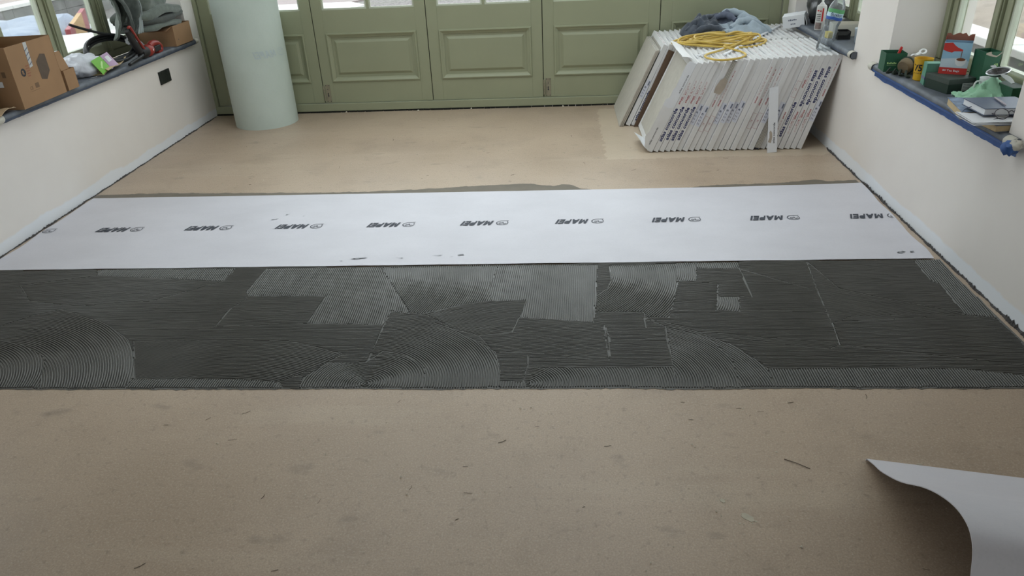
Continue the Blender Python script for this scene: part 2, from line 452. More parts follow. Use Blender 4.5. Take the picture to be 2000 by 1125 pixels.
def bottom_bolt(t, x):
    # worn plate with screw holes and a keyhole shaped slot, hinge knuckle beside it
    h = MB().box(x + 0.012, x + 0.054, -0.0035, 0.0015, 0.084, 0.232).build('bolt_plate', STEEL, t, bevel=0.001)
    for (dx, z) in ((0.018, 0.225), (0.047, 0.225), (0.032, 0.192), (0.018, 0.092), (0.047, 0.092)):
        MB().lathe([(0.0035, 0), (0.0030, 0.002)], 10, Matrix.Translation((x + dx, -0.0032, z)) @ Matrix.Rotation(math.radians(90), 4, 'X')).build('screw', DARK_INK, h)
    mb = MB().box(x + 0.029, x + 0.036, -0.0046, -0.003, 0.140, 0.165)
    mb.lathe([(0.006, 0), (0.006, 0.0014)], 12, Matrix.Translation((x + 0.0325, -0.0032, 0.138)) @ Matrix.Rotation(math.radians(90), 4, 'X'))
    mb.build('slot', DARK_INK, h)
    k = MB().lathe([(0.004, 0.0), (0.0075, 0.004), (0.0075, 0.123), (0.004, 0.127)], 12, Matrix.Translation((x, -0.006, 0.096))).build('hinge', STEEL, t, smooth=True)
leaf_labels = ['sage green folding door leaf behind the standing roll', 'sage green folding door leaf beside the standing roll',
               'sage green middle leaf of the folding doors', 'sage green folding door leaf left of the tile packs',
               'sage green folding door leaf behind the tile packs']
for i in range(5):
    t, W = door_leaf(i, leaf_labels[i])
    if i in (1, 3): bottom_bolt(t, 0.004)
GAPD = M('shadow_gap_rubber', (22, 24, 18), 0.9, 0.1)
fr = bpy.data.objects.new('trim_1', None); COL.objects.link(fr); struct(fr, 'sage green frame of the folding doors')
MB().box(XL, XR, YD - 0.022, YD + 0.07, 0.012, 0.075).build('threshold', GREEN, fr, bevel=0.003)
MB().box(XL, D0 - 0.004, YD - 0.02, YD + 0.07, 0.075, 2.24).build('jamb', GREEN, fr, bevel=0.003)
MB().box(D0 + 5 * LEAF + 0.002, XR, YD - 0.02, YD + 0.07, 0.075, 2.24).build('jamb', GREEN, fr, bevel=0.003)
MB().box(XL, XR, YD - 0.01, YD + 0.07, 2.20, 2.24).build('head', GREEN, fr)
g = MB()
for i in range(1, 5): g.box(D0 + LEAF * i - 0.0058, D0 + LEAF * i - 0.0001, YD + 0.012, YD + 0.045, DZ0, DZ1)
g.build('seal', GAPD, fr)
random.seed(3)
g = MB()
x = XL
while x < XR - 0.02:
    d = random.uniform(0.03, 0.11)
    g.box(x, x + d, YD - 0.026 + random.uniform(-0.004, 0.003), YD + 0.05, 0.0, 0.0105)
    x += d + random.choice([0.003, 0.005, 0.008])
g.build('perished_gasket', GAPD, fr)

# ------------------------------------------------------------------ windows
def window(idx, s, WX, ys, label):
    n = len(ys) - 1; y0, y1 = ys[0], ys[-1]
    # s=+1: the room lies on the +x side of the frame face at WX
    root = bpy.data.objects.new('window_%d' % idx, None); COL.objects.link(root); struct(root, label)
    def bx(mb, d0, d1, ya, yb, z0, z1):
        xa, xb = WX - s * d0, WX - s * d1
        return mb.box(min(xa, xb), max(xa, xb), ya, yb, z0, z1)
    z0, z1 = SILL, HEAD
    fw = 0.038
    f = MB()
    bx(f, 0.0, 0.09, y0, y1, z0, z0 + 0.045); bx(f, 0.0, 0.09, y0, y1, z1 - 0.05, z1)
    bx(f, 0.0, 0.09, y0, y0 + fw, z0 + 0.045, z1 - 0.05); bx(f, 0.0, 0.09, y1 - fw, y1, z0 + 0.045, z1 - 0.05)
    f.build('frame', GREEN, root, bevel=0.004)
    for k in range(1, n):
        yc = ys[k]
        m = MB(); bx(m, 0.0, 0.09, yc - fw / 2, yc + fw / 2, z0 + 0.045, z1 - 0.05)
        bx(m, -0.010, 0.0, yc - 0.011, yc + 0.011, z0 + 0.045, z1 - 0.05)
        m.build('mullion', GREEN, root, bevel=0.003)
    for k in range(n):
        a = ys[k] + (fw if k == 0 else fw / 2) + 0.003
        b = ys[k + 1] - (fw if k == n - 1 else fw / 2) - 0.003
        za, zb = z0 + 0.049, z1 - 0.054; sw = 0.046
        c = MB()
        bx(c, 0.012, 0.06, a, a + sw, za, zb); bx(c, 0.012, 0.06, b - sw, b, za, zb)
        bx(c, 0.012, 0.06, a + sw, b - sw, za, za + sw + 0.008); bx(c, 0.012, 0.06, a + sw, b - sw, zb - sw, zb)
        cs = c.build('casement', GREEN, root, bevel=0.004)
        bd = MB(); e = 0.014; ga, gb, gza, gzb = a + sw, b - sw, za + sw + 0.008, zb - sw
        bx(bd, 0.020, 0.05, ga, ga + e, gza, gzb); bx(bd, 0.020, 0.05, gb - e, gb, gza, gzb)
        bx(bd, 0.020, 0.05, ga + e, gb - e, gza, gza + e); bx(bd, 0.020, 0.05, ga + e, gb - e, gzb - e, gzb)
        bd.build('glazing_bead', BEAD, cs)
        p = MB(); bx(p, 0.034, 0.038, ga + e, gb - e, gza + e, gzb - e); p.build('pane', MAT_GLASS, cs)
window(1, 1, WLX, LWIN, 'sage green four light casement window above the carton')
window(2, -1, WRX, RWIN1, 'sage green casement window behind the tea things')
window(6, -1, WRX, RWIN0, 'unseen sage green casement window on the right, added for light beside the viewer')
window(7, 1, WLX, LWIN0, 'unseen sage green casement window on the left, added for light beside the viewer')
window(3, -1, WRX, RWIN2, 'sage green casement window behind the tile packs')

# ------------------------------------------------------------------ window sills
SLATE = M('dusty_slate_paint', (96, 101, 109), 0.5, 0.34, 13, 0.12, 35)
TAPE_B = M('blue_masking_tape', (56, 90, 148), 0.55, 0.12, 25, 0.1, 60)
TAPE_D = M('faded_blue_tape', (72, 82, 100), 0.6, 0.15, 18, 0.1, 60)
TAPE_W = M('cream_masking_tape', (196, 192, 180), 0.6, 0.08, 30, 0.1, 60)
def sill(n, s, wx, X, ya, yb, e0, e1, label, tape_m, lip):
    y0, y1 = ya - e0, yb + e1
    root = bpy.data.objects.new('trim_%d' % n, None); COL.objects.link(root); struct(root, label)
    nose = X + s * 0.034
    # board with a rounded nose: profile in xz, run along y
    pr = [(X, SILL - 0.036), (nose - s * 0.006, SILL - 0.036), (nose, SILL - 0.030), (nose + s * 0.001, SILL - 0.018), (nose - s * 0.002, SILL - 0.006), (nose - s * 0.010, SILL), (X, SILL)]
    mb = MB(); m = len(pr)
    vs = [(x, y0, z) for x, z in pr] + [(x, y1, z) for x, z in pr]
    mb.add(vs, [tuple(range(m)), tuple(range(2 * m - 1, m - 1, -1))] + [(i, (i + 1) % m, (i + 1) % m + m, i + m) for i in range(m)])
    mb.build('nosing', SLATE, root, smooth=True, angle=50)
    MB().box(min(wx, X), max(wx, X), ya, yb, SILL - 0.036, SILL).build('board', SLATE, root)
    # tape wrapped round the nose, its lower border wavering on the wall
    tp = MB(); random.seed(n)
    ny = int((y1 - y0) / 0.02)
    rows = []
    for j in range(ny + 1):
        y = y0 + 0.004 + (y1 - y0 - 0.008) * j / ny
        w = lip + 0.006 * noise.noise(Vector((y * 9, n, 0))) + 0.004 * noise.noise(Vector((y * 31, n, 4)))
        rows += [(nose + s * 0.0016, y, SILL - 0.025 + 0.003 * noise.noise(Vector((y * 7, 3, n)))), (nose + s * 0.0012, y, SILL - 0.031), (nose - s * 0.004, y, SILL - 0.038), (X + s * 0.002, y, SILL - 0.040), (X + s * 0.0015, y, SILL - 0.040 - w)]
    k = 5
    for p in rows: tp.v.append(p)
    for j in range(ny):
        for i in range(k - 1): tp.f.append((j * k + i, j * k + i + 1, (j + 1) * k + i + 1, (j + 1) * k + i))
    tp.build('masking_tape', tape_m, root)
    for ye in (y0, y1):
        d = 1 if ye == y0 else -1
        e = MB()
        def wrap(u, v, ye=ye, d=d):
            a = -0.3 + 3.6 * v
            y = ye + d * (0.05 * u - 0.006)
            rr = 0.024 + 0.004 * noise.noise(Vector((u * 3, v * 4, ye)))
            return (nose - s * 0.014 + s * rr * math.cos(a - 1.5), y, SILL - 0.017 + rr * 0.95 * math.sin(a - 1.5))
        e.sheet(wrap, 4, 10); e.build('tape_wrap', TAPE_W, root, smooth=True)
    return root
sill(2, 1, WLX, XL, LWIN[0], LWIN[-1], 0.08, 0.06, 'dark slate window sill edged with faded blue tape', TAPE_D, 0.006)
sr = sill(3, -1, WRX, XR, RWIN1[0], RWIN1[-1], 0.09, 0.13, 'dark slate window sill edged with bright blue tape', TAPE_B, 0.034)
sill(7, -1, WRX, XR, RWIN0[0], RWIN0[-1], 0.06, 0.06, 'slate sill of the added unseen window on the right beside the viewer', TAPE_D, 0.004)
sill(8, 1, WLX, XL, LWIN0[0], LWIN0[-1], 0.06, 0.06, 'slate sill of the added unseen window on the left beside the viewer', TAPE_D, 0.004)
sill(4, -1, WRX, XR, RWIN2[0], RWIN2[-1], 0.06, 0.06, 'dusty slate window sill behind the tile packs', TAPE_D, 0.004)
# crumpled wads of tape left on two ends
MB().blob((XR - 0.038, RWIN1[0] - 0.095, SILL - 0.030), (0.026, 0.034, 0.030), 4, 0.35, 2.2, 20, 12).build('tape_wad', TAPE_B, sr, smooth=True, angle=60)
MB().blob((XR - 0.030, RWIN1[0] - 0.115, SILL - 0.014), (0.020, 0.026, 0.020), 9, 0.35, 2.2, 20, 12).build('tape_wad', TAPE_W, sr, smooth=True, angle=60)

# ------------------------------------------------------------------ ragged foam strips where wall meets floor
FOAM = M('dark_expansion_foam', (72, 69, 68), 0.9, 0.35, 60, 0.3, 120)
def foam(n, X, s, y0, y1, hmax, label):
    mb = MB(); random.seed(n * 5); y = y0; k = 0
    step = 0.007
    rows = []
    while y < y1:
        a = 0.5 + 0.9 * noise.noise(Vector((y * 6, n, 1))); b = random.random() ** 2.2
        h = 0.002 + hmax * max(0.05, a) * (0.35 + 0.9 * b)
        o = 0.004 + 0.010 * max(0, 0.4 + noise.noise(Vector((y * 11, 2, n)))) + 0.004 * random.random()
        rows.append(((X, y, 0.0005), (X + s * o, y, 0.0005), (X + s * o * 0.8, y + random.uniform(-0.003, 0.003), h * 0.6), (X + s * 0.002, y, h)))
        y += step
    for r in rows: mb.v += list(r)
    for j in range(len(rows) - 1):
        for i in range(3): mb.f.append((j * 4 + i, j * 4 + i + 1, (j + 1) * 4 + i + 1, (j + 1) * 4 + i))
    struct(mb.build('trim_%d' % n, FOAM), label)
foam(5, XR, -1, 1.2, 4.86, 0.017, 'ragged dark foam strip along the foot of the wall with the bright blue tape')
foam(6, XL, 1, 1.2, 6.1, 0.011, 'thin ragged dark foam strip along the foot of the wall with the black socket')

# ------------------------------------------------------------------ grey adhesive combed in ridges
PATCHES= [([(-2.328, 3.155), (-1.613, 3.153), (-1.62, 3.017), (-2.289, 3.087)], ('S', 1.68)), ([(-2.623, 2.993), (-2.289, 3.087), (-1.62, 3.017), (-1.87, 2.827), (-2.212, 2.785), (-2.468, 2.838)], ('S', -0.097)), ([(-1.432, 2.862), (-1.071, 2.854), (-1.086, 2.617), (-1.481, 2.596), (-1.476, 2.75)], ('S', -0.049)), ([(-1.451, 3.148), (-0.741, 3.151), (-0.432, 2.754), (-0.613, 2.687), (-0.749, 2.72), (-0.757, 2.6), (-1.086, 2.617), (-1.071, 2.854), (-1.432, 2.862), (-1.461, 2.906)], ('S', 1.62)), ([(-0.88, 3.149), (-0.242, 3.159), (-0.221, 2.787), (-0.444, 2.759), (-0.613, 2.687), (-0.66, 2.705)], ('C', -1.286, 2.984)), ([(-0.304, 3.161), (0.165, 3.148), (0.145, 2.845), (0.122, 2.612), (-0.182, 2.654), (-0.157, 2.804), (-0.312, 2.793), (-0.336, 2.941)], ('S', 1.53)), ([(-0.59, 2.686), (-0.445, 2.764), (-0.312, 2.798), (-0.157, 2.804), (-0.182, 2.654), (-0.208, 2.54), (-0.341, 2.51), (-0.449, 2.563), (-0.54, 2.647)], ('C', -0.172, 2.099)), ([(-0.182, 2.654), (0.122, 2.612), (0.169, 2.595), (0.174, 2.326), (-0.139, 2.388), (-0.269, 2.389), (-0.341, 2.51), (-0.207, 2.532)], ('S', -0.12)), ([(0.136, 2.692), (0.342, 2.693), (0.337, 2.565), (0.415, 2.564), (0.412, 2.494), (0.184, 2.489), (0.169, 2.595), (0.122, 2.612)], ('S', 0.0)), ([(0.184, 2.497), (0.412, 2.513), (0.408, 2.287), (-0.135, 2.283), (-0.138, 2.366), (0.174, 2.326)], ('S', 0.004)), ([(0.225, 3.135), (0.226, 3.004), (0.202, 2.905), (0.149, 2.835), (0.136, 2.692), (0.342, 2.693), (0.345, 2.647), (0.436, 2.645), (0.497, 2.828), (0.532, 2.996), (0.537, 3.148)], ('C', -0.177, 3.09)), ([(0.538, 3.154), (0.634, 3.156), (0.601, 2.97), (0.516, 2.967)], ('C', 0.095, 3.131)), ([(0.637, 3.162), (0.825, 3.156), (0.818, 3.082), (0.627, 3.097)], ('S', 1.571)), ([(0.521, 2.966), (0.694, 2.943), (0.644, 2.701), (0.453, 2.696), (0.488, 2.828)], ('S', 0.065)), ([(0.671, 2.82), (0.76, 2.818), (0.735, 2.691), (0.644, 2.701)], ('C', 0.485, 2.81)), ([(0.818, 3.082), (1.104, 2.857), (1.099, 2.685), (0.735, 2.691), (0.76, 2.818), (0.817, 2.813)], ('S', -0.02)), ([(1.142, 3.153), (1.204, 2.879), (1.309, 2.812), (1.616, 2.66), (1.167, 2.643), (1.077, 2.583), (1.104, 2.857)], ('S', -0.276)), ([(1.081, 2.595), (1.617, 2.648), (1.798, 2.554), (1.718, 2.274), (1.056, 2.428)], ('S', 0.026)), ([(0.532, 2.531), (1.061, 2.443), (1.008, 2.397), (0.756, 2.461), (0.564, 2.485)], ('S', -0.183)), ([(1.63, 3.171), (1.762, 3.178), (1.752, 2.614), (1.619, 2.652), (1.641, 2.907), (1.613, 2.941)], ('S', 1.5)), ([(-1.653, 2.215), (-1.26, 2.217), (-1.063, 2.194), (-1.01, 2.123), (-1.634, 2.124)], ('S', 1.55)), ([(-0.135, 2.283), (0.407, 2.284), (0.412, 2.122), (-0.148, 2.123), (-0.143, 2.233)], ('C', -0.131, 2.181)), ([(-0.236, 2.201), (-0.138, 2.191), (-0.144, 2.123), (-0.24, 2.123)], ('S', 1.571)), ([(0.749, 2.272), (1.115, 2.277), (1.434, 2.269), (1.623, 2.227), (1.709, 2.196), (1.683, 2.121), (0.729, 2.122)], ('S', 1.56)), ([(-1.782, 2.486), (-1.369, 2.486), (-1.129, 2.479), (-0.986, 2.432), (-0.87, 2.386), (-0.929, 2.304), (-1.008, 2.236), (-1.063, 2.194), (-1.26, 2.217), (-1.638, 2.215)], ('C', -1.277, 1.61)), ([(-2.939, 2.615), (-2.457, 2.609), (-2.374, 2.696), (-2.266, 2.754), (-2.011, 2.646), (-1.815, 2.498), (-1.717, 2.363), (-1.652, 2.222), (-1.634, 2.124), (-2.635, 2.108)], ('C', -2.424, 1.951)), ([(-2.839, 2.496), (-2.383, 2.504), (-2.236, 2.455), (-2.093, 2.366), (-2.02, 2.233), (-1.959, 2.108), (-2.635, 2.108)], ('C', -2.459, 2.072)), ([(-0.748, 2.715), (-0.597, 2.661), (-0.448, 2.555), (-0.332, 2.456), (-0.265, 2.389), (-0.243, 2.294), (-0.23, 2.123), (-0.962, 2.123), (-0.958, 2.203), (-0.756, 2.339)], ('C', -0.756, 2.164)), ([(-0.972, 2.123), (-0.975, 2.226), (-0.904, 2.325), (-0.766, 2.314), (-0.709, 2.403), (-0.597, 2.355), (-0.52, 2.278), (-0.514, 2.123)], ('C', -0.731, 2.182)), ([(0.344, 2.634), (0.416, 2.572), (0.41, 2.349), (0.407, 2.28), (0.403, 2.122), (0.747, 2.122), (0.749, 2.272), (0.669, 2.417), (0.559, 2.512), (0.459, 2.588)], ('C', 0.268, 2.143)), ([(0.416, 2.572), (0.566, 2.493), (0.635, 2.347), (0.624, 2.122), (0.403, 2.122), (0.407, 2.28), (0.41, 2.349)], ('C', 0.21, 2.201))]
def inside(p, poly):
    x, y = p; r = False; n = len(poly); j = n - 1
    for i in range(n):
        xi, yi = poly[i]; xj, yj = poly[j]
        if (yi > y) != (yj > y) and x < (xj - xi) * (y - yi) / (yj - yi) + xi: r = not r
        j = i
    return r
A_BACK, A_FRONT = 3.156, 2.158
def band_front(x): return A_FRONT + 0.008 * noise.noise(Vector((x * 3, 1, 0))) + 0.004 * noise.noise(Vector((x * 17, 4, 0)))
def band_left(y): return XL + 0.03 + 0.010 * noise.noise(Vector((y * 5, 0, 3)))
def band_right(y): return XR - 0.028 - 0.016 * max(0, (3.2 - y)) + 0.008 * noise.noise(Vector((y * 6, 0, 7)))
ADH = M('grey_tile_adhesive', (92, 91, 87), 0.27, 0.10, 6, 0.06, 160, spec=0.5, coords='Object')
PITCH = 0.0094
def ridges():
    mb = MB(); random.seed(11)
    boxes = []
    for poly, d in PATCHES:
        xs = [p[0] for p in poly]; ys = [p[1] for p in poly]; boxes.append((min(xs), max(xs), min(ys), max(ys)))
    def owner(x, y):
        if not (band_front(x) < y < A_BACK and band_left(y) < x < band_right(y)): return -2
        for k in range(len(PATCHES) - 1, -1, -1):
            b = boxes[k]
            if b[0] <= x <= b[1] and b[2] <= y <= b[3] and inside((x, y), PATCHES[k][0]): return k
        return -1
    prof = [(-0.34, 0.0), (-0.26, 0.66), (-0.10, 0.98), (0.10, 0.98), (0.26, 0.66), (0.34, 0.0)]
    def emit(run, ph):
        if len(run) < 2: return
        run = run[:-1:3] + [run[-1]] if len(run) > 3 else [run[0], run[-1]]
        n0 = len(mb.v); m = len(run); k = len(prof)
        for i, (x, y) in enumerate(run):
            a = run[max(0, i - 1)]; b = run[min(m - 1, i + 1)]
            tx, ty = b[0] - a[0], b[1] - a[1]; L = math.hypot(tx, ty) or 1; nx, ny = -ty / L, tx / L
            h = 0.0070 * (0.85 + 0.3 * noise.noise(Vector((x * 14, y * 14, ph))) + 0.12 * random.random())
            if i in (0, m - 1): h *= 0.8
            wob = 0.0010 * noise.noise(Vector((x * 9, y * 9, ph * 0.37 + 3)))
            for u, z in prof:
                o = u * PITCH * 0.98 + wob
                mb.v.append((x + nx * o, y + ny * o, 0.0012 + z * h))
        for i in range(m - 1):
            for q in range(k - 1): mb.f.append((n0 + i * k + q, n0 + (i + 1) * k + q, n0 + (i + 1) * k + q + 1, n0 + i * k + q + 1))
        mb.f.append(tuple(n0 + q for q in range(k))); mb.f.append(tuple(n0 + (m - 1) * k + q for q in reversed(range(k))))
    allb = []
    def trace(pts, idx, ph):
        run = []
        for p in pts:
            b = allb[idx + 1]
            if b[0] <= p[0] <= b[1] and b[2] <= p[1] <= b[3] and owner(*p) == idx: run.append(p)
            else:
                emit(run, ph); run = []
        emit(run, ph)
    allp = [([(XL, 2.1), (XR, 2.1), (XR, 3.2), (XL, 3.2)], ('S', 0.006))] + PATCHES
    allb += [(XL, XR, 2.1, 3.2)] + boxes
    for idx, (poly, d) in enumerate(allp):
        idx -= 1
        xs = [p[0] for p in poly]; ys = [p[1] for p in poly]; seed = idx * 3.7 + 1
        if d[0] == 'S':
            a = d[1]; c, s = math.cos(a), math.sin(a)
            us = [x * c + y * s for x, y in poly]; vs = [-x * s + y * c for x, y in poly]
            v = math.floor(min(vs) / PITCH) * PITCH + random.random() * PITCH
            while v < max(vs):
                n = int((max(us) - min(us)) / 0.0065) + 2
                pts = []
                for i in range(n + 1):
                    u = min(us) + (max(us) - min(us)) * i / n
                    vv = v + (0.006 * noise.noise(Vector((u * 1.3, seed, 0))) if idx >= 0 else 0.010 * noise.noise(Vector((u * 0.9, seed, v * 0.8))))
                    pts.append((u * c - vv * s, u * s + vv * c))
                trace(pts, idx, v * 40 + seed); v += PITCH
        else:
            cx, cy = d[1], d[2]
            ds = [math.hypot(x - cx, y - cy) for x, y in poly]; r = 0.0 if inside((cx, cy), poly) else max(0.0, min(ds) - 0.25)
            r = max(r, PITCH * 0.6)
            while r < max(ds):
                n = max(8, int(2 * math.pi * r / 0.0065))
                pts = [(cx + r * math.cos(2 * math.pi * i / n + 2.1), cy + r * math.sin(2 * math.pi * i / n + 2.1)) for i in range(n + 1)]
                trace(pts, idx, r * 40 + seed); r += PITCH
    # low beads left by the trowel edge along the patch borders
    for k, (poly, d) in enumerate(PATCHES):
        for i in range(len(poly)):
            a, b = poly[i], poly[(i + 1) % len(poly)]; L = math.hypot(b[0] - a[0], b[1] - a[1]); n = max(2, int(L / 0.02)); run = []
            for j in range(n + 1):
                x = a[0] + (b[0] - a[0]) * j / n + random.uniform(-0.0008, 0.0008); y = a[1] + (b[1] - a[1]) * j / n + random.uniform(-0.0008, 0.0008)
                o = owner(x, y)
                if o != -2 and o <= k and noise.noise(Vector((x * 7 + k, y * 7, 5))) > -0.02: run.append((x, y))
                else:
                    emit2(mb, run); run = []
            emit2(mb, run)
    return mb
def emit2(mb, run):
    if len(run) < 3: return
    n0 = len(mb.v); m = len(run)
    for i, (x, y) in enumerate(run):
        a = run[max(0, i - 1)]; b = run[min(m - 1, i + 1)]
        tx, ty = b[0] - a[0], b[1] - a[1]; L = math.hypot(tx, ty) or 1; nx, ny = -ty / L, tx / L
        h = 0.0058 + 0.0020 * noise.noise(Vector((x * 40, y * 40, 2)))
        for u, z in ((-0.0026, 0.001), (-0.0010, h), (0.0010, h), (0.0026, 0.001)): mb.v.append((x + nx * u, y + ny * u, z))
    for i in range(m - 1):
        for q in range(3): mb.f.append((n0 + i * 4 + q, n0 + (i + 1) * 4 + q, n0 + (i + 1) * 4 + q + 1, n0 + i * 4 + q + 1))
adh = thing('tile_adhesive', 'wet grey tile adhesive combed into ridges across the floor', 'adhesive')
r_o = ridges().build('combed_ridges', ADH, adh, smooth=True, recalc=True, angle=75); r_o['kind'] = 'stuff'
mb = MB()                                  # thin skim under the ridges, ragged at its borders
n = 300; top = []; bot = []
for i in range(n + 1):
    f_ = i / n
    x = XL + 0.03 + (XR - XL - 0.06) * f_
    top.append((x, 3.157)); bot.append((max(x, band_left(2.2)), band_front(x) - 0.004 - 0.010 * abs(noise.noise(Vector((x * 40, 8, 1))))))
vs = [(x, y, 0.0016) for x, y in top] + [(x, y, 0.0016) for x, y in bot] + [(x, y, 0.0) for x, y in bot]
mb.add(vs, [(i, i + 1, n + 2 + i, n + 1 + i) for i in range(n)] + [(n + 1 + i, n + 2 + i, 2 * n + 3 + i, 2 * n + 2 + i) for i in range(n)])
mb.build('skim', ADH, adh)

# smear of adhesive squeezed out behind the laid membrane
SM = [(-2.95, 4.235), (-2.7, 4.245), (-2.486, 4.25), (-2.2, 4.23), (-1.974, 4.223), (-1.6, 4.207), (-1.251, 4.201), (-1.0, 4.218), (-0.778, 4.237), (-0.526, 4.268), (-0.3, 4.285), (-0.178, 4.288), (-0.115, 4.250), (-0.04, 4.245), (0.0, 4.265), (0.06, 4.25), (0.12, 4.19), (0.2, 4.160), (0.35, 4.150), (0.618, 4.152), (0.80, 4.175), (0.925, 4.203), (1.1, 4.205), (1.224, 4.208), (1.40, 4.235), (1.505, 4.258), (1.584, 4.225), (1.70, 4.24), (1.757, 4.235)]
pts = []
for (a, b) in zip(SM[:-1], SM[1:]):
    k = max(2, int((b[0] - a[0]) / 0.012))
    for j in range(k):
        x = a[0] + (b[0] - a[0]) * j / k; y = a[1] + (b[1] - a[1]) * j / k
        pts.append((x, y + 0.012 * noise.noise(Vector((x * 14, 0, 0))) + 0.007 * noise.noise(Vector((x * 50, 3, 0)))))
n = len(pts); mb = MB()
SMEAR = M('drying_adhesive', (112, 104, 92), 0.6, 0.12, 9, 0.25, 60)
vs = [(x, 4.15, 0.0025) for x, y in pts] + [(x, y - 0.012, 0.0025 + 0.0015 * noise.noise(Vector((x * 30, 1, 1)))) for x, y in pts] + [(x, y, 0.0003) for x, y in pts]
mb.add(vs, [(k * n + i, k * n + i + 1, (k + 1) * n + i + 1, (k + 1) * n + i) for k in range(2) for i in range(n - 1)])
tag(mb.build('adhesive_smear', SMEAR, smooth=True), 'ragged strip of drying adhesive along the far border of the white membrane', 'adhesive')

# ------------------------------------------------------------------ white membrane laid across the room
memb = thing('membrane_sheet', 'white printed decoupling membrane laid flat across the floor', 'membrane')
def memb_pt(u, v):
    x = XL + 0.035 + (XR - XL - 0.055) * u + (0.012 * noise.noise(Vector((v * 5, u * 3, 9))) if u in (0.0, 1.0) else 0)
    x -= 0.030 * u * (1 - v)
    yb = 4.142 + 0.018 * (1 - u) ** 3 + 0.035 * max(0, u - 0.8) * 4 * max(0, u - 0.8) * 5
    yf = 3.160 + 0.003 * noise.noise(Vector((u * 25, 1, 1)))
    y = yf + (yb - yf) * v
    z = 0.0088 + 0.0012 * noise.noise(Vector((u * 14, v * 4, 2))) + 0.0006 * noise.noise(Vector((u * 50, v * 12, 7)))
    return (x, y, z)
MB().sheet(memb_pt, 160, 36, 0.0014).build('sheet', MAT_MEMB, memb, smooth=True)
def printed_name(mirror=False):
    # the printed name: slanted block capitals, first letter nearest the emblem
    L = {'M': [[(0, 0), (0, 1), (.30, 1), (.5, .45), (.70, 1), (1, 1), (1, 0), (.74, 0), (.74, .62), (.58, .18), (.42, .18), (.26, .62), (.26, 0)]],
         'A': [[(0, 0), (.36, 1), (.64, 1), (1, 0), (.73, 0), (.66, .22), (.34, .22), (.27, 0)]],
         'P': [[(0, 0), (0, 1), (.72, 1), (.92, .92), (1, .68), (.92, .42), (.72, .33), (.28, .33), (.28, 0)]],
         'E': [[(0, 0), (0, 1), (1, 1), (1, .78), (.28, .78), (.28, .62), (.92, .62), (.92, .40), (.28, .40), (.28, .22), (1, .22), (1, 0)]],
         'I': [[(0, 0), (0, 1), (1, 1), (1, 0)]]}
    W = {'M': 1.05, 'A': 1.02, 'P': 0.74, 'E': 0.72, 'I': 0.26}
    out = []; x = 0.0
    for ch in 'MAPEI':
        for poly in L[ch]: out.append([(x + W[ch] * px, py) for px, py in poly])
        x += W[ch] + 0.10
    return out, x - 0.10
def stroke(poly, w):
    # closed outline band of width w around a polygon path
    n = len(poly); cx = sum(p[0] for p in poly) / n; cy = sum(p[1] for p in poly) / n
    inner = [(cx + (x - cx) * (1 - w), cy + (y - cy) * (1 - w * 1.2)) for x, y in poly]
    return poly, inner
def poly_tris(mb, poly, f):
    bm = bmesh.new(); vv = [bm.verts.new((x, y, 0)) for x, y in poly]
    bm.faces.new(vv); bmesh.ops.triangulate(bm, faces=bm.faces); bm.verts.index_update()
    mb.add([f(v.co.x, v.co.y) for v in bm.verts], [tuple(v.index for v in fc.verts) for fc in bm.faces]); bm.free()
def emblem(mb, f):
    out = [(0.05, 0.30), (0.02, 0.55), (0.10, 0.82), (0.30, 0.97), (0.60, 1.0), (0.86, 0.90), (1.0, 0.62), (0.98, 0.40), (0.80, 0.12), (0.62, 0.02), (-0.02, 0.0), (0.10, 0.14)]
    o, i = stroke(out, 0.12); n = len(out)
    mb.add([f(*p) for p in o] + [f(*p) for p in i], [(k, (k + 1) % n, (k + 1) % n + n, k + n) for k in range(n)])
    for path in ([(0.18, 0.62), (0.34, 0.74), (0.46, 0.60), (0.40, 0.42)], [(0.40, 0.42), (0.58, 0.50), (0.74, 0.44)], [(0.55, 0.72), (0.70, 0.74), (0.78, 0.62)]):
        w = 0.030; vs = []
        for k, (x, y) in enumerate(path):
            a = path[max(0, k - 1)]; b = path[min(len(path) - 1, k + 1)]; tx, ty = b[0] - a[0], b[1] - a[1]; l = math.hypot(tx, ty)
            vs += [f(x - ty / l * w, y + tx / l * w * 1.3), f(x + ty / l * w, y - tx / l * w * 1.3)]
        mb.add(vs, [(2 * k, 2 * k + 1, 2 * k + 3, 2 * k + 2) for k in range(len(path) - 1)])
letters, LW = printed_name()
INK = M('charcoal_print', (58, 62, 72), 0.6, 0.06)
TW, TH, EW, EH = 0.166, 0.058, 0.068, 0.060
xmax = XR - 0.045
for k in range(10):
    # each print stands on its head as seen from the near side of the room
    xe = -2.895 + 0.5145 * k; yc = 3.648 + 0.002 * k
    zt = 0.0112
    mb = MB()
    emblem(mb, lambda x, y: (min(xe + EW / 2 - x * EW - 0.2 * (y - .5) * 0.0, xmax), yc + EH / 2 - y * EH, zt))
    mb.build('printed_emblem', INK, memb)
    if k > 0:
        x0 = xe - EW / 2 - 0.030
        mb = MB()
        for poly in letters:
            poly_tris(mb, poly, lambda x, y: (x0 - x / LW * TW - 0.30 * (y) * TH + 0.30 * TH, yc + TH / 2 - y * TH, zt))
        mb.build('printed_name', INK, memb)
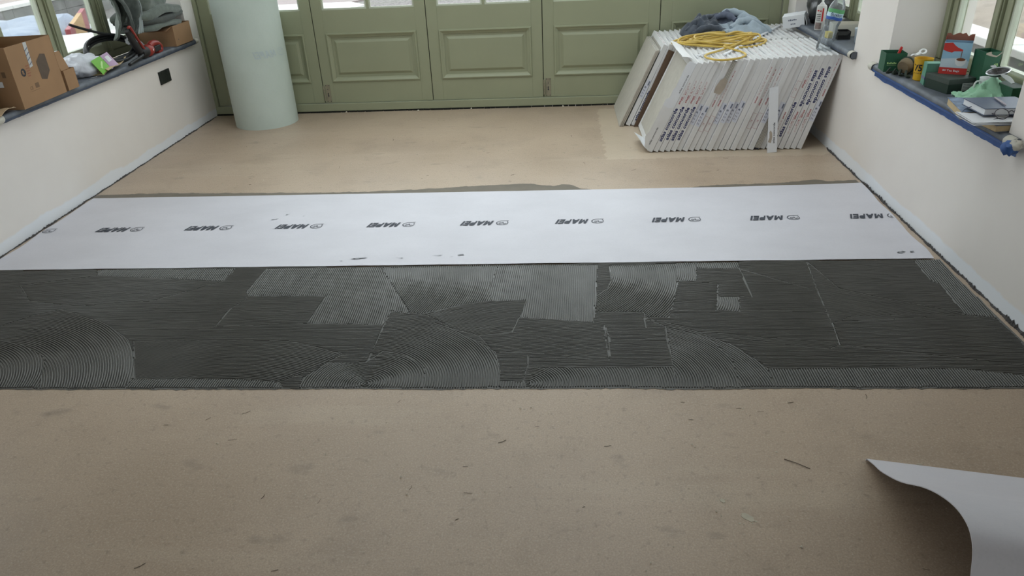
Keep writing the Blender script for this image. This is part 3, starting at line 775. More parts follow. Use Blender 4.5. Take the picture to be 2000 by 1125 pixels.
# adhesive smudges trodden onto the sheet
random.seed(21)
for k, (x, y, sx, sy, rz) in enumerate(((-1.62, 3.76, .05, .02, .5), (-1.57, 3.83, .03, .012, .8), (-1.47, 3.80, .03, .010, .4), (-1.02, 3.236, .07, .012, .1), (-0.80, 3.235, .04, .008, 0), (-0.62, 3.26, .08, .010, .1), (-0.50, 3.26, .03, .012, .3), (-1.10, 3.21, .02, .006, 0), (1.60, 3.225, .045, .016, .1), (1.65, 3.23, .02, .02, .5), (-0.55, 3.24, .02, .006, .2))):
    mb = MB(); poly = []
    for q in range(14):
        a = 2 * math.pi * q / 14; rr = 0.10 + 0.7 * random.random() ** 2
        px, py = sx * rr * math.cos(a), sy * rr * math.sin(a)
        poly.append((x + px * math.cos(rz) - py * math.sin(rz), y + px * math.sin(rz) + py * math.cos(rz)))
    poly_tris(mb, poly, lambda px, py: (px, py, 0.0113))
    mb.build('smudge', M('thin_adhesive_smudge', (150, 152, 156), 0.7, 0.25, 60), memb)
# ------------------------------------------------------------------ rolls of membrane
roll = thing('membrane_roll', 'tall pale roll of membrane standing on end by the green doors', 'roll', (-2.43, 5.893, 0))
mb = MB(); NS = 64; turns = 7; vs = []
def spiral(turns, r_out, r_in, n):
    return [((r_out + (r_in - r_out) * k / (turns * n)) * math.cos(1.7 + 2 * math.pi * k / n), (r_out + (r_in - r_out) * k / (turns * n)) * math.sin(1.7 + 2 * math.pi * k / n)) for k in range(turns * n + 1)]
sp = spiral(6, 0.252, 0.228, NS)
rows = [0.0, 0.004, 0.33, 0.66, 0.996, 1.0]
for z in rows:
    for (x, y) in sp: mb.v.append((x, y, z))
w_ = len(sp)
for j in range(len(rows) - 1):
    for i in range(w_ - 1): mb.f.append((j * w_ + i, j * w_ + i + 1, (j + 1) * w_ + i + 1, (j + 1) * w_ + i))
mb.build('rolled_sheet', MAT_MEMB2, roll, smooth=True, recalc=False)
# print showing faintly through the back of the sheet, mirrored, on the side facing the room
FAINT = M('print_showing_through', (183, 196, 196), 0.7, 0.08, 40)
def on_roll(x, z): 
    a = -1.26 + x / 0.2535
    return (0.2512 * math.cos(a), 0.2512 * math.sin(a), z)
mb = MB()
for poly in letters: poly_tris(mb, poly, lambda x, y: on_roll(0.20 - x / LW * 0.18 - 0.015 * y, 0.545 + y * 0.055 + 0.0))
mb.build('faint_name', FAINT, roll)
mb = MB(); emblem(mb, lambda x, y: on_roll(0.29 - x * 0.075, 0.545 + y * 0.06)); mb.build('faint_emblem', FAINT, roll)

# loosened end of a roll in the near right corner: a flap rising off the floor and curling back over
curl = thing('loose_membrane_roll', 'white membrane roll with a loose lifted flap at the bottom right', 'roll', (0.92, 1.782, 0), (0, 0, math.atan2(-0.186, 0.982)))
prof = [(0.0, 0.001), (0.012, 0.016), (0.03, 0.026), (0.081, 0.055), (0.15, 0.092), (0.219, 0.136), (0.29, 0.184), (0.351, 0.230), (0.444, 0.305), (0.531, 0.366), (0.613, 0.413), (0.67, 0.435), (0.713, 0.440), (0.746, 0.424), (0.77, 0.381), (0.80, 0.32), (0.825, 0.24), (0.82, 0.15), (0.78, 0.07), (0.70, 0.022), (0.60, 0.012)]
def catmull(P, n):
    out = []
    for i in range(len(P) - 1):
        p0, p1, p2, p3 = P[max(0, i - 1)], P[i], P[i + 1], P[min(len(P) - 1, i + 2)]
        for k in range(n):
            t = k / n
            out.append(tuple(0.5 * (2 * b + (c - a) * t + (2 * a - 5 * b + 4 * c - d) * t * t + (3 * b - a - 3 * c + d) * t ** 3) for a, b, c, d in zip(p0, p1, p2, p3)))
    out.append(tuple(P[-1])); return out
cp = catmull(prof, 5); NC = len(cp) - 1
def curl_pt(u, v):
    s, z = cp[int(round(v * NC))]
    # the flap settles a little flatter away from its free end
    return (u * 0.83 + 0.012 * u * math.sin(s * 9), -s, max(0.001, z * (1 - 0.10 * u)))
MB().sheet(lambda u, v: curl_pt(u, v), 14, NC, 0.0022).build('sheet', MAT_MEMB, curl, smooth=True, angle=60)

# ------------------------------------------------------------------ packs of tiles leaning on the right wall
T, L_, DP = 0.0338, 0.63, 0.61
TILE = M('pale_stone_tile', (186, 181, 171), 0.55, 0.06, 22, 0.05, 60)
TILE_E = M('tile_body_edge', (190, 183, 172), 0.8, 0.15, 40)
LABEL = M('pale_label', (206, 208, 218), 0.6, 0.03)
def carton_mesh():
    # board wrapped round the edges of a stack of tiles; faces left open
    mb = MB(); r = 0.035
    ys = (0, r, DP - r, DP); zs = (0, r, L_ - r, L_)
    mb.box(-T, 0, 0, r, 0, L_); mb.box(-T, 0, DP - r, DP, 0, L_)
    mb.box(-T, 0, r, DP - r, 0, r); mb.box(-T, 0, r, DP - r, L_ - r, L_)
    bm = bmesh.new(); me = mb.mesh('carton'); bm.from_mesh(me)
    es = [e for e in bm.edges if len(e.link_faces) == 2 and e.calc_face_angle(0) > 1]
    bmesh.ops.bevel(bm, geom=es, offset=0.0014, segments=1, affect='EDGES'); bm.to_mesh(me); bm.free()
    me.materials.append(WHITE_CARD); return me
def tile_mesh(x0, x1, inset=0.036, m=TILE):
    mb = MB().box(x0, x1, inset, DP - inset, inset, L_ - inset); me = mb.mesh('tile'); me.materials.append(m); return me
CARTON_ME = carton_mesh()
TILE_IN = tile_mesh(-T + 0.0025, -0.0025)
LOOSE = [tile_mesh(-T + 0.0003 + 0.0086 * k, -T + 0.0003 + 0.0086 * k + 0.0073, 0.004) for k in range(4)]
UP = ((0, 0, 1), (-1, 0, 0)); DN = ((0, 0, -1), (1, 0, 0))
PRINT = {}
def printed(kind, z, d):
    # shared meshes of print on the narrow face of a pack
    key = (kind, round(z, 3), d)
    if key in PRINT: return PRINT[key]
    ux, uy = UP if d == 'u' else DN
    y = -0.0006
    def at(zz, k): return (-T * (1 - k), y, zz) if d == 'u' else (-T * k, y, zz)
    mb = MB(); m = NAVY_INK; name = 'lettering'
    if kind == 'big':
        put_text(mb, 'atlas concorde', at(z, 0.72), ux, uy, width=0.240, height=0.0235, bold=0.034)
    elif kind == 'small':
        put_text(mb, 'atlas concorde', at(z, 0.62), ux, uy, width=0.135, height=0.011, bold=0.008); m = DARK_INK
    elif kind == 'red2':
        m = RED_INK; s = 1 if d == 'u' else -1
        put_text(mb, '60x60', at(z, 0.56), ux, uy, width=0.052, height=0.0105, bold=0.03)
        put_text(mb, '- 22 1/2" x 22 1/2"', at(z + s * 0.056, 0.56), ux, uy, width=0.098, height=0.0075)
        put_text(mb, '4 PCS - MQ 1.44', at(z + s * 0.028, 0.80), ux, uy, width=0.085, height=0.0070, bold=0.012)
    elif kind == 'red1':
        m = RED_INK; s = 1 if d == 'u' else -1
        put_text(mb, '60x60', at(z, 0.60), ux, uy, width=0.046, height=0.0095, bold=0.03)
        put_text(mb, '- 22 1/2" x 22 1/2" -', at(z + s * 0.050, 0.60), ux, uy, width=0.105, height=0.0072)
        put_text(mb, '4 PCS - MQ 1.44', at(z + s * 0.160, 0.60), ux, uy, width=0.082, height=0.0075, bold=0.02)
    elif kind == 'ce':
        m = RED_INK; y0 = -0.0006
        for (a, b) in ((z, 0.08), (z, 0.92)): quad(mb, (-T * b, y0, z), (0, 0, 0.105), (T * 0.03, 0, 0))
        for zz in (z, z + 0.105): quad(mb, (-T * 0.92, y0, zz), (T * 0.86, 0, 0), (0, 0, 0.0012))
        put_text(mb, 'CE', at(z + 0.045 if d == 'u' else z + 0.06, 0.62), ux, uy, width=0.014, height=0.010)
    elif kind == 'label':
        m = LABEL; name = 'label'
        quad(mb, (-T * 0.96, y, z), (T * 0.92, 0, 0), (0, 0, 0.145))
    elif kind == 'labelink':
        m = GREY_INK; y2 = y - 0.0003
        for k in range(4):
            q = 0.012 + 0.022 * k
            quad(mb, (-T * 0.80, y2, z + q), (T * 0.10, 0, 0), (0, 0, 0.013)); quad(mb, (-T * 0.52, y2, z + q), (T * 0.10, 0, 0), (0, 0, 0.010))
        quad(mb, (-T * 0.42, y2, z + 0.104), (T * 0.28, 0, 0), (0, 0, 0.032)); quad(mb, (-T * 0.70, y2, z + 0.084), (T * 0.22, 0, 0), (0, 0, 0.008))
    elif kind == 'topred':
        m = M('pale_red_ink', (178, 142, 142), 0.7, 0.05)
        for k in range(4): quad(mb, (-T * 0.78, 0.05 + 0.13 * k, L_ + 0.0005), (0, 0.09, 0), (T * 0.10, 0, 0)); quad(mb, (-T * 0.5, 0.07 + 0.13 * k, L_ + 0.0005), (0, 0.06, 0), (T * 0.08, 0, 0))
    elif kind == 'topnavy':
        m = GREY_INK
        put_text(mb, 'atlas concorde', (-T * 0.25, 0.14, L_ + 0.0005), (0, 1, 0), (-1, 0, 0), width=0.17, height=0.016, bold=0.01)
    me = mb.mesh(name); me.materials.append(m); PRINT[key] = (me, name); return PRINT[key]
ROW_A = 'tile packs in the front leaning row'; ROW_B = 'tile packs in the rear leaning row'
# marks on each pack of the front row, from the outermost to the one touching the wall
DECO = {0: [('small', .045, 'u')], 1: [('big', .075, 'u'), ('red2', .345, 'u')], 2: [('big', .085, 'u'), ('red2', .352, 'u')], 3: [('big', .077, 'u'), ('red2', .345, 'u')],
        4: [('big', .080, 'u'), ('red2', .340, 'u')], 5: [('label', .19, 'u')], 6: [('label', .18, 'u')], 7: [('red1', .315, 'u'), ('ce', .14, 'u')], 8: [('red1', .315, 'u'), ('ce', .14, 'u')],
        9: [('label', .19, 'u')], 10: [('label', .20, 'u')], 11: [('label', .195, 'u')], 12: [('label', .20, 'u')], 14: [('red1', .33, 'u')], 15: [('red1', .31, 'u'), ('ce', .15, 'u')],
        16: [('red1', .315, 'u'), ('ce', .15, 'u')], 17: [('label', .19, 'u')], 19: [('label', .18, 'u')], 20: [('red1', .26, 'd'), ('ce', .36, 'u')], 21: [('big', .085, 'u'), ('red2', .42, 'u')],
        22: [('big', .535, 'd'), ('red2', .26, 'd')], 23: [('big', .545, 'd'), ('red2', .27, 'd')], 24: [('big', .555, 'd'), ('red2', .275, 'd')], 25: [('label', .19, 'u'), ('red1', .36, 'u'), ]}
NA = 26
MARK = {0: 'outermost pack of the front row, torn open with a pale tile face showing', 1: 'first tile pack lettered big navy behind the torn one', 2: 'second tile pack lettered big navy from the torn outer end', 3: 'third tile pack lettered big navy from the torn outer end',
        4: 'fourth tile pack lettered big navy from the torn outer end', 7: 'burst open tile pack showing four tile edges at its top, red print', 8: 'tile pack with red print right beside the burst open one',
        21: 'tile pack with big navy letters reading upward near the loose white strip', 22: 'first of three tile packs with navy letters reading downward', 23: 'middle of three tile packs with navy letters reading downward',
        24: 'last of three tile packs with navy letters reading downward', 25: 'last tile pack of the front row, leaning right against the cream wall', 18: 'opened tile pack showing bare tile edges left of the white strip'}
ORD = {5: 'sixth', 6: 'seventh', 9: 'tenth', 10: 'eleventh', 11: 'twelfth', 12: 'thirteenth', 13: 'fourteenth', 14: 'fifteenth', 15: 'sixteenth', 16: 'seventeenth', 17: 'eighteenth', 19: 'twentieth', 20: 'twenty-first'}
random.seed(8)
def pack(x, y, ang, label, group, deco=(), bare=False, yaw=0.0, top=None):
    t = thing('tile_pack', label, 'tile pack', (x, y, 0.0), (0, ang, yaw), group)
    use(CARTON_ME, 'carton', t)
    if bare:
        for me in LOOSE: use(me, 'tile', t)
    else: use(TILE_IN, 'tile', t)
    for k, z, d in deco:
        me, nm = printed(k, z, d); o = use(me, nm, t)
        if k == 'label': me2, _ = printed('labelink', z, d); use(me2, 'label_print', o)
    if top: me, nm = printed(top, 0, 'u'); use(me, nm, t)
    return t
xA0, xA1 = 0.612, 1.600
for i in range(NA):
    f_ = i / (NA - 1)
    a = math.radians(24.2 - 8.0 * f_)
    x = xA0 + (xA1 - xA0) * f_
    lab = MARK.get(i) if i not in ORD else None
    if lab is None:
        what = 'tile pack with pale label' if any(d[0] == 'label' for d in DECO.get(i, ())) else ('tile pack with red print' if DECO.get(i) else 'plain white tile pack')
        lab = '%s, %s from the torn end of the front row' % (what, ORD[i])
    y = 4.852 + random.uniform(-0.010, 0.010)
    t = pack(x, y, a, lab, ROW_A, DECO.get(i, ()), False, random.uniform(-0.004, 0.004), random.choice(['topred', 'topnavy', 'topred', None]))
    if i == 0:
        # torn board hanging proud of the outer pack, in two tones
        fl = MB(); poly_tris(fl, [(-T - 0.058, 0.085), (-T - 0.045, 0.13), (-T - 0.046, 0.27), (-T - 0.045, 0.318), (-T - 0.006, 0.312), (-0.012, 0.325), (0.0, 0.31), (0.0, 0.005), (-T, 0.005), (-T - 0.030, 0.02)], lambda px, pz: (px, -0.0035, pz))
        fo = fl.build('torn_flap', WHITE_CARD, t)
        fl = MB(); poly_tris(fl, [(-T - 0.044, 0.30), (-T - 0.046, 0.36), (-T - 0.028, 0.375), (-T - 0.030, 0.43), (-T - 0.022, 0.45), (-T - 0.028, 0.60), (-T - 0.016, 0.632), (-0.002, 0.632), (-0.006, 0.33), (-T, 0.30)], lambda px, pz: (px, -0.0018, pz))
        fl.build('torn_flap', PAPER, t)
        tx = MB(); put_text(tx, 'atlas concorde', (-T - 0.003, -0.0042, 0.045), (0, 0, 1), (-1, 0, 0), width=0.125, height=0.012, bold=0.008); tx.build('lettering', DARK_INK, t)
        tx = MB(); put_text(tx, 'atlas concorde', (-0.013, -0.0024, 0.425), (0, 0, 1), (-1, 0, 0), width=0.125, height=0.011, bold=0.008); tx.build('lettering', DARK_INK, t)
        # lid flap folded open on top and a curled tab at the foot
        MB().sheet(lambda u, v: (-T - 0.07 + 0.075 * v + 0.004 * math.sin(9 * u), 0.02 + 0.56 * u, L_ + 0.004 + 0.012 * math.sin(v * 2.2) + 0.003 * noise.noise(Vector((u * 6, v * 3, 0)))), 14, 5, 0.0015).build('open_flap', WHITE_CARD, t)
        MB().sheet(lambda u, v: (-T - 0.002 - 0.075 * v - 0.0 * u, -0.004 + 0.28 * u, 0.006 + 0.010 * v + 0.030 * v * v * (1 - u) + 0.004), 10, 5, 0.0015).build('curled_tab', PAPER, t)
    if i in (7, 18):
        # board torn away: the tile edges stand bare
        z0, z1 = (0.44, 0.625) if i == 7 else (0.01, 0.24)
        ed = MB(); q = []
        for k in range(4): ed.box(-T + 0.0015 + k * 0.0084, -T + 0.0015 + k * 0.0084 + 0.0062, -0.0022, 0.002, z0, z1)
        ed2 = MB().box(-T + 0.0008, -0.0008, -0.0012, 0.002, z0 - 0.01, z1 + 0.003)
        ed2.build('torn_gap', DARK_INK, t)
        for k in range(4): MB().box(-T + 0.0012 + k * 0.0084, -T + 0.0012 + k * 0.0084 + 0.0064, -0.0026, 0.002, z0, z1).build('tile_edge', TILE, t)
    if i == 7:
        fl = MB(); poly_tris(fl, [(-0.052, 0.40), (-0.058, 0.44), (-0.05, 0.49), (-0.03, 0.515), (-0.004, 0.50), (0.0, 0.45), (-0.008, 0.405)], lambda px, pz: (px, -0.006 - 0.01 * (pz - 0.4) / 0.1, pz))
        fl.build('torn_flap', M('torn_kraft', (172, 160, 146), 0.85, 0.1, 20), t)
# rear row, mostly hidden: loose tiles first, then packs
for k in range(3):
    t = thing('loose_tile', ['bare pale tile leaning outermost beside the rear tile packs', 'bare pale tile leaning second from outside beside the rear tile packs', 'bare pale tile leaning against the outer rear tile pack'][k], 'tile', (0.446 + 0.0125 * k, 5.488 + 0.004 * k, 0), (0, math.radians(24.4 - 0.2 * k), 0), 'bare tiles leaning on the rear row')
    MB().box(-0.0088, 0, 0, 0.60, 0, 0.60).build('tile_body', TILE, t, bevel=0.0008)
    MB().box(-0.0082, -0.0006, -0.0004, 0.0002, 0.002, 0.598).build('tile_edge', TILE_E, t)
NB = 26
NTH = 'first second third fourth fifth sixth seventh eighth ninth tenth eleventh twelfth thirteenth fourteenth fifteenth sixteenth seventeenth eighteenth nineteenth twentieth twenty-first twenty-second twenty-third twenty-fourth twenty-fifth twenty-sixth'.split()
for i in range(NB):
    f_ = i / (NB - 1)
    a = math.radians(23.8 - 6.8 * f_); x = 0.520 + (1.565 - 0.520) * f_
    deco = [('label', .22, 'u')] if i == 0 else ([('big', .04, 'u')] if i == 1 else ([('label', .2, 'u')] if i % 3 == 0 else [('red1', .3, 'u')]))
    lab = 'outermost white pack of the rear row, label on its edge' if i == 0 else ('grey shaded pack with navy letters, second of the rear row' if i == 1 else 'white pack of the rear row, %s from the bare tiles, only its top showing' % NTH[i])
    pack(x, 5.492 + random.uniform(-0.008, 0.008), a, lab, ROW_B, deco, False, random.uniform(-0.004, 0.004), random.choice(['topred', 'topnavy', None]))

bs = thing('cardboard_sheet', 'brown cardboard sheet with shade painted in, leaning between the rear and front tile packs', 'cardboard', (0.546, 5.474, 0.001), (0, math.radians(22.5), 0))
MB().box(0.0, 0.115, 0.0, 0.004, 0, 0.600).build('sheet', M('shaded_brown_board', (98, 78, 62), 0.85, 0.12, 10), bs, bevel=0.001)  # brown board darkened to carry the shade between the two rows
# strip of white carton board stood in front of the packs
st = thing('carton_strip', 'torn white board strip propped upright against the tile packs', 'cardboard', (1.362, 4.785, 0.0), (math.radians(-8.0), math.radians(-3.0), 0))
poly = [(0, 0), (0.062, 0), (0.062, 0.05), (0.060, 0.33), (0.058, 0.425), (0.001, 0.418), (0.001, 0.14), (0.0, 0.13)]
mb = MB(); mb.add([(x, 0, z) for x, z in poly] + [(x, 0.003, z) for x, z in poly], [tuple(range(8)), tuple(range(15, 7, -1))] + [(i, (i + 1) % 8, (i + 1) % 8 + 8, i + 8) for i in range(8)])
mb.build('board', PAPER, st)
tx = MB(); put_text(tx, 'atlas concorde', (0.046, -0.0006, 0.060), (0, 0, 1), (-1, 0, 0), width=0.135, height=0.014, bold=0.012); tx.build('lettering', DARK_INK, st)
mb = MB(); poly_tris(mb, [(0.002, 0.07), (0.022, 0.062), (0.03, 0.10), (0.028, 0.13), (0.018, 0.145), (0.010, 0.135), (0.012, 0.10)], lambda x, z: (x, -0.0006, z)); mb.build('torn_patch', M('torn_kraft', (172, 160, 146)), st)

# ------------------------------------------------------------------ things on top of the packs
TOPZ = 0.592
# two pale trim strips lying across
def stick(p0, p1, w, label):
    p0, p1 = Vector(p0), Vector(p1); d = p1 - p0; L = d.length
    t = thing('trim_strip', label, 'strip', p0, (0, -math.asin(d.z / L), math.atan2(d.y, d.x)), 'white trim strips on the tile packs')
    mb = MB(); pf = [(-w, 0), (-w * 0.7, 0.006), (0, 0.009), (w * 0.7, 0.006), (w, 0)]
    mb.add([(0, a, b) for a, b in pf] + [(L, a, b) for a, b in pf], [(0, 1, 2, 3, 4), (9, 8, 7, 6, 5)] + [(i, (i + 1) % 5, (i + 1) % 5 + 5, i + 5) for i in range(5)])
    mb.build('profile', M('white_plastic_trim', (226, 228, 232), 0.4, 0.02), t)
stick((1.068, 5.011, TOPZ + 0.004), (1.675, 5.972, TOPZ + 0.022), 0.011, 'longest white plastic strip lying under the yellow hose')
stick((0.900, 5.010, TOPZ + 0.002), (1.20, 5.33, TOPZ + 0.004), 0.008, 'short white plastic strip end left of the yellow hose loop')

# jacket thrown on the packs
jk = thing('crumpled_jacket', 'crumpled dark and pale grey jacket lying on the rear tile packs', 'jacket', (1.22, 5.86, TOPZ))
def heap(cx, cy, rx, ry, h, seed, fold):
    def f(u, v):
        a = (u - 0.5) * 2; b = (v - 0.5) * 2
        r = math.sqrt(a * a + b * b)
        k = max(0.0, 1 - r ** 2.2)
        x = cx + rx * a * (1 + 0.16 * noise.noise(Vector((a * 2, b * 2, seed)))); y = cy + ry * b * (1 + 0.16 * noise.noise(Vector((a * 2, b * 2, seed + 5))))
        q = Vector((a * 2.2 + 0.7 * b, b * 2.4 - 0.5 * a, seed))
        rg = math.sin(4.2 * (a * math.cos(seed) + b * math.sin(seed)) + 2.2 * noise.noise(q * 0.8) + seed)
        rg2 = noise.noise(q * fold * 1.3 + Vector((3, 1, 2)))
        z = h * (k ** 0.5) * (0.74 + 0.20 * rg * k + 0.40 * rg2 * min(1, k * 2)) if k > 0 else 0.0
        return (x, y, max(0.0, z))
    return f
DARKC = M('charcoal_fleece', (66, 72, 82), 0.95, 0.22, 26, 0.3, 180, sheen=0.2)
PALEC = M('pale_grey_blue_cotton', (158, 170, 180), 0.9, 0.10, 20, 0.2, 200)
def disc_grid(f, nr=22, na=64):
    mb = MB(); mb.v.append(f(0.5, 0.5))
    for i in range(1, nr + 1):
        for k in range(na):
            a = 2 * math.pi * k / na; r = 0.5 * i / nr; mb.v.append(f(0.5 + r * math.cos(a), 0.5 + r * math.sin(a)))
    for k in range(na): mb.f.append((0, 1 + k, 1 + (k + 1) % na))
    for i in range(nr - 1):
        for k in range(na): mb.f.append((1 + i * na + k, 1 + (i + 1) * na + k, 1 + (i + 1) * na + (k + 1) % na, 1 + i * na + (k + 1) % na))
    return mb
disc_grid(heap(-0.14, 0.0, 0.17, 0.20, 0.125, 2.0, 1.3)).build('body', DARKC, jk, smooth=True, angle=80)
disc_grid(heap(0.13, -0.03, 0.21, 0.22, 0.125, 6.3, 1.4)).build('lining', PALEC, jk, smooth=True, angle=80)
disc_grid(heap(0.02, 0.10, 0.20, 0.13, 0.150, 9.1, 1.6)).build('sleeve', M('slate_grey_cotton', (96, 102, 118), 0.95, 0.15, 25, 0.2, 160), jk, smooth=True, angle=80)
for k, (pth, rr, m_) in enumerate((([(-0.27, -0.08, 0.03), (-0.20, -0.02, 0.085), (-0.10, 0.06, 0.10), (0.0, 0.10, 0.11)], 0.030, DARKC), ([(-0.02, 0.12, 0.10), (0.06, 0.10, 0.135), (0.15, 0.05, 0.12), (0.26, -0.02, 0.07)], 0.028, PALEC), ([(0.03, -0.16, 0.06), (0.12, -0.10, 0.10), (0.22, -0.10, 0.08), (0.33, -0.13, 0.02)], 0.026, PALEC), ([(-0.24, -0.16, 0.02), (-0.16, -0.15, 0.06), (-0.06, -0.14, 0.05), (0.0, -0.20, 0.03)], 0.028, DARKC), ([(-0.06, 0.02, 0.11), (0.02, 0.0, 0.13), (0.08, -0.06, 0.10)], 0.024, M('slate_grey_cotton', (96, 102, 118))))):
    q_ = catmull(pth, 6); MB().tube(q_, [rr * (0.55 + 0.45 * math.sin(math.pi * (0.08 + 0.84 * t_ / (len(q_) - 1)))) + 0.004 * math.sin(t_ * 1.7) for t_ in range(len(q_))], 12).build('fold', m_, jk, smooth=True)
mb = MB(); mb.tube([(-0.03 + 0.10 * k / 8, -0.235 + 0.01 * math.sin(k), 0.035 + 0.012 * math.sin(k * 2.4)) for k in range(9)], [0.030, 0.024, 0.031, 0.023, 0.031, 0.024, 0.031, 0.024, 0.028], 12); mb.build('gathered_cuff', PALEC, jk, smooth=True)

# yellow hose in a flat coil
hose = thing('hose_coil', 'coil of thin yellow hose lying on the tile packs', 'hose', (1.13, 5.47, TOPZ))
pts = []; random.seed(5); N = 34; loops = 9
for k in range(N * loops):
    a = 2 * math.pi * k / N + 0.4; lp = k / N
    rx = 0.235 + 0.050 * math.sin(lp * 2.1); ry = 0.145 + 0.060 * math.sin(lp * 1.3 + 1)
    ox = 0.025 * math.sin(lp * 1.7); oy = -0.03 + 0.03 * math.cos(lp * 2.3)
    z = 0.010 + 0.0062 * lp * (0.55 + 0.45 * math.sin(a * 1.0 + lp)) + 0.004 * math.sin(3 * a + lp * 2)
    pts.append((ox + rx * math.cos(a), oy + ry * math.sin(a) + 0.02 * math.sin(2 * a + lp), max(0.008, z)))
pts += catmull([pts[-1], (0.06, -0.24, 0.03), (-0.05, -0.33, 0.012), (-0.17, -0.45, 0.009), (-0.19, -0.55, 0.009), (-0.13, -0.64, 0.009), (-0.02, -0.62, 0.009), (0.06, -0.53, 0.009), (0.07, -0.42, 0.009), (0.02, -0.34, 0.016), (-0.03, -0.29, 0.028), (0.05, -0.25, 0.034)], 8)
MB().tube(pts, 0.0070, 8).build('hose', M('yellow_hose_rubber', (200, 170, 84), 0.5, 0.12, 8), hose, smooth=True)
pts = catmull([(-0.14, -0.10, 0.05), (-0.25, -0.10, 0.03), (-0.33, -0.03, 0.012), (-0.31, 0.06, 0.012), (-0.20, 0.09, 0.03), (-0.08, 0.06, 0.055), (0.02, -0.03, 0.06), (0.12, 0.05, 0.062), (0.20, 0.10, 0.04)], 8)
MB().tube(pts, 0.0078, 8).build('hose_loop', M('yellow_hose_rubber', (196, 164, 72)), hose, smooth=True)

# water bottle standing square on the sloping pack tops
bt = thing('water_bottle', 'empty clear plastic water bottle with green and blue label', 'bottle', (1.697, 5.01, 0.600), (0, math.radians(12), 0.2))
bt.scale = (1.14, 1.14, 1.14)
PET = glass_material('clear_plastic', (0.88, 0.91, 0.93), 1.3, 0.10)
prof = [(0.0, 0.006), (0.030, 0.0), (0.040, 0.006), (0.0425, 0.02)]
for k in range(6):
    z = 0.028 + 0.015 * k; prof += [(0.0435, z), (0.0418, z + 0.0075)]
prof += [(0.0425, 0.118), (0.0365, 0.140), (0.0425, 0.160), (0.043, 0.170), (0.043, 0.228), (0.042, 0.24), (0.034, 0.262), (0.021, 0.288), (0.0135, 0.302), (0.0135, 0.312)]
MB().lathe(prof, 32, cap=False).build('bottle_body', PET, bt, smooth=True, angle=30)
MB().lathe([(0.0155, 0.312), (0.0155, 0.328), (0.0, 0.329)], 24, cap=False).build('cap', M('pale_blue_cap', (190, 205, 220), 0.5), bt, smooth=True)
def band(name, z0, z1, m, amp=0.0, parent=None, r=0.0436):
    n = 40; mb = MB()
    for k in range(n + 1):
        a = math.radians(-200) + math.radians(220) * k / n
        mb.v += [(r * math.cos(a), r * math.sin(a), z0 + amp * math.sin(5 * a)), (r * math.cos(a), r * math.sin(a), z1 + amp * math.sin(5 * a))]
    mb.f = [(2 * k, 2 * k + 2, 2 * k + 3, 2 * k + 1) for k in range(n)]
    return mb.build(name, m, parent, smooth=True)
lb = band('label', 0.172, 0.228, M('label_pale_blue', (182, 206, 216), 0.4), 0, bt)
band('label_band', 0.2085, 0.2282, M('label_green', (92, 158, 104), 0.4), 0.0004, lb, 0.0438)
band('label_band', 0.1715, 0.1875, M('label_blue', (48, 84, 158), 0.4), 0.0012, lb, 0.0438)
vs, fs, x0, x1, y0, y1 = text_geo('Buxton', 0.01, 0.1)
mb = MB(); R_ = 0.0441
mb.add([(R_ * math.cos(math.radians(-150) + (v[0] - x0) / (x1 - x0) * 1.55), R_ * math.sin(math.radians(-150) + (v[0] - x0) / (x1 - x0) * 1.55), 0.190 + (v[1] - y0) / (y1 - y0) * 0.0185) for v in vs], fs)
mb.build('lettering', NAVY_INK, lb)
# ------------------------------------------------------------------ left sill
def open_box(mb, w, d, h, t=0.004):
    # thin walled open box, corner at the origin
    mb.box(0, w, 0, t, 0, h); mb.box(0, w, d - t, d, 0, h); mb.box(0, t, t, d - t, 0, h); mb.box(w - t, w, t, d - t, 0, h); mb.box(t, w - t, t, d - t, 0, t)
    return mb
bc = thing('open_carton', 'large open brown carton with printed side on the window sill', 'carton', (-2.888, 3.79, SILL), (0, 0, math.radians(2.5)))
W_, D_, H_ = 0.31, 0.415, 0.322
mb = MB()
b_ = open_box(MB(), W_, D_, H_); b_.v = [(x - W_, y, z) for x, y, z in b_.v]; b_.build('carton_body', CARD, bc, bevel=0.0012)
X_ = 0.0009
def face(name, m, fn):
    mb = MB(); fn(mb); return mb.build(name, m, bc)
PT = lambda mb, poly: poly_tris(mb, poly, lambda y, z: (X_, y, z))
face('packing_tape', M('clear_packing_tape', (190, 190, 188), 0.35, 0.12, 40), lambda mb: PT(mb, [(0.155, 0.19), (0.185, 0.195), (0.19, 0.322), (0.16, 0.322)]))
tape = face('tape_print', GREY_INK, lambda mb: [poly_tris(mb, [(0.157, 0.20 + 0.025 * k), (0.187, 0.215 + 0.025 * k), (0.187, 0.221 + 0.025 * k), (0.157, 0.206 + 0.025 * k)], lambda y, z: (X_ + 0.0005, y, z)) for k in range(4)])
face('printed_panel', M('dark_brown_ink', (92, 78, 66), 0.8, 0.1, 30), lambda mb: PT(mb, [(0.225, 0.115), (0.272, 0.105), (0.318, 0.145), (0.318, 0.235), (0.275, 0.243), (0.225, 0.21)]))
def disc(mb, y, z, r, x=X_): mb.add([(x, y + r * math.cos(2 * math.pi * k / 24), z + r * math.sin(2 * math.pi * k / 24)) for k in range(24)], [tuple(range(24))])
face('round_mark', DARK_INK, lambda mb: disc(mb, 0.088, 0.178, 0.021))
face('round_mark_print', CARD, lambda mb: put_text(mb, 'R', (X_ + 0.0006, 0.078, 0.167), (0, 1, 0), (0, 0, 1), width=0.018, height=0.022, bold=0.03))
face('printed_lines', M('faded_red_brown_ink', (150, 96, 74), 0.8, 0.1), lambda mb: [quad(mb, (X_, 0.118, 0.150 + 0.013 * k), (0, 0.03 - 0.006 * (k == 0), 0), (0, 0, 0.006)) for k in range(5)])
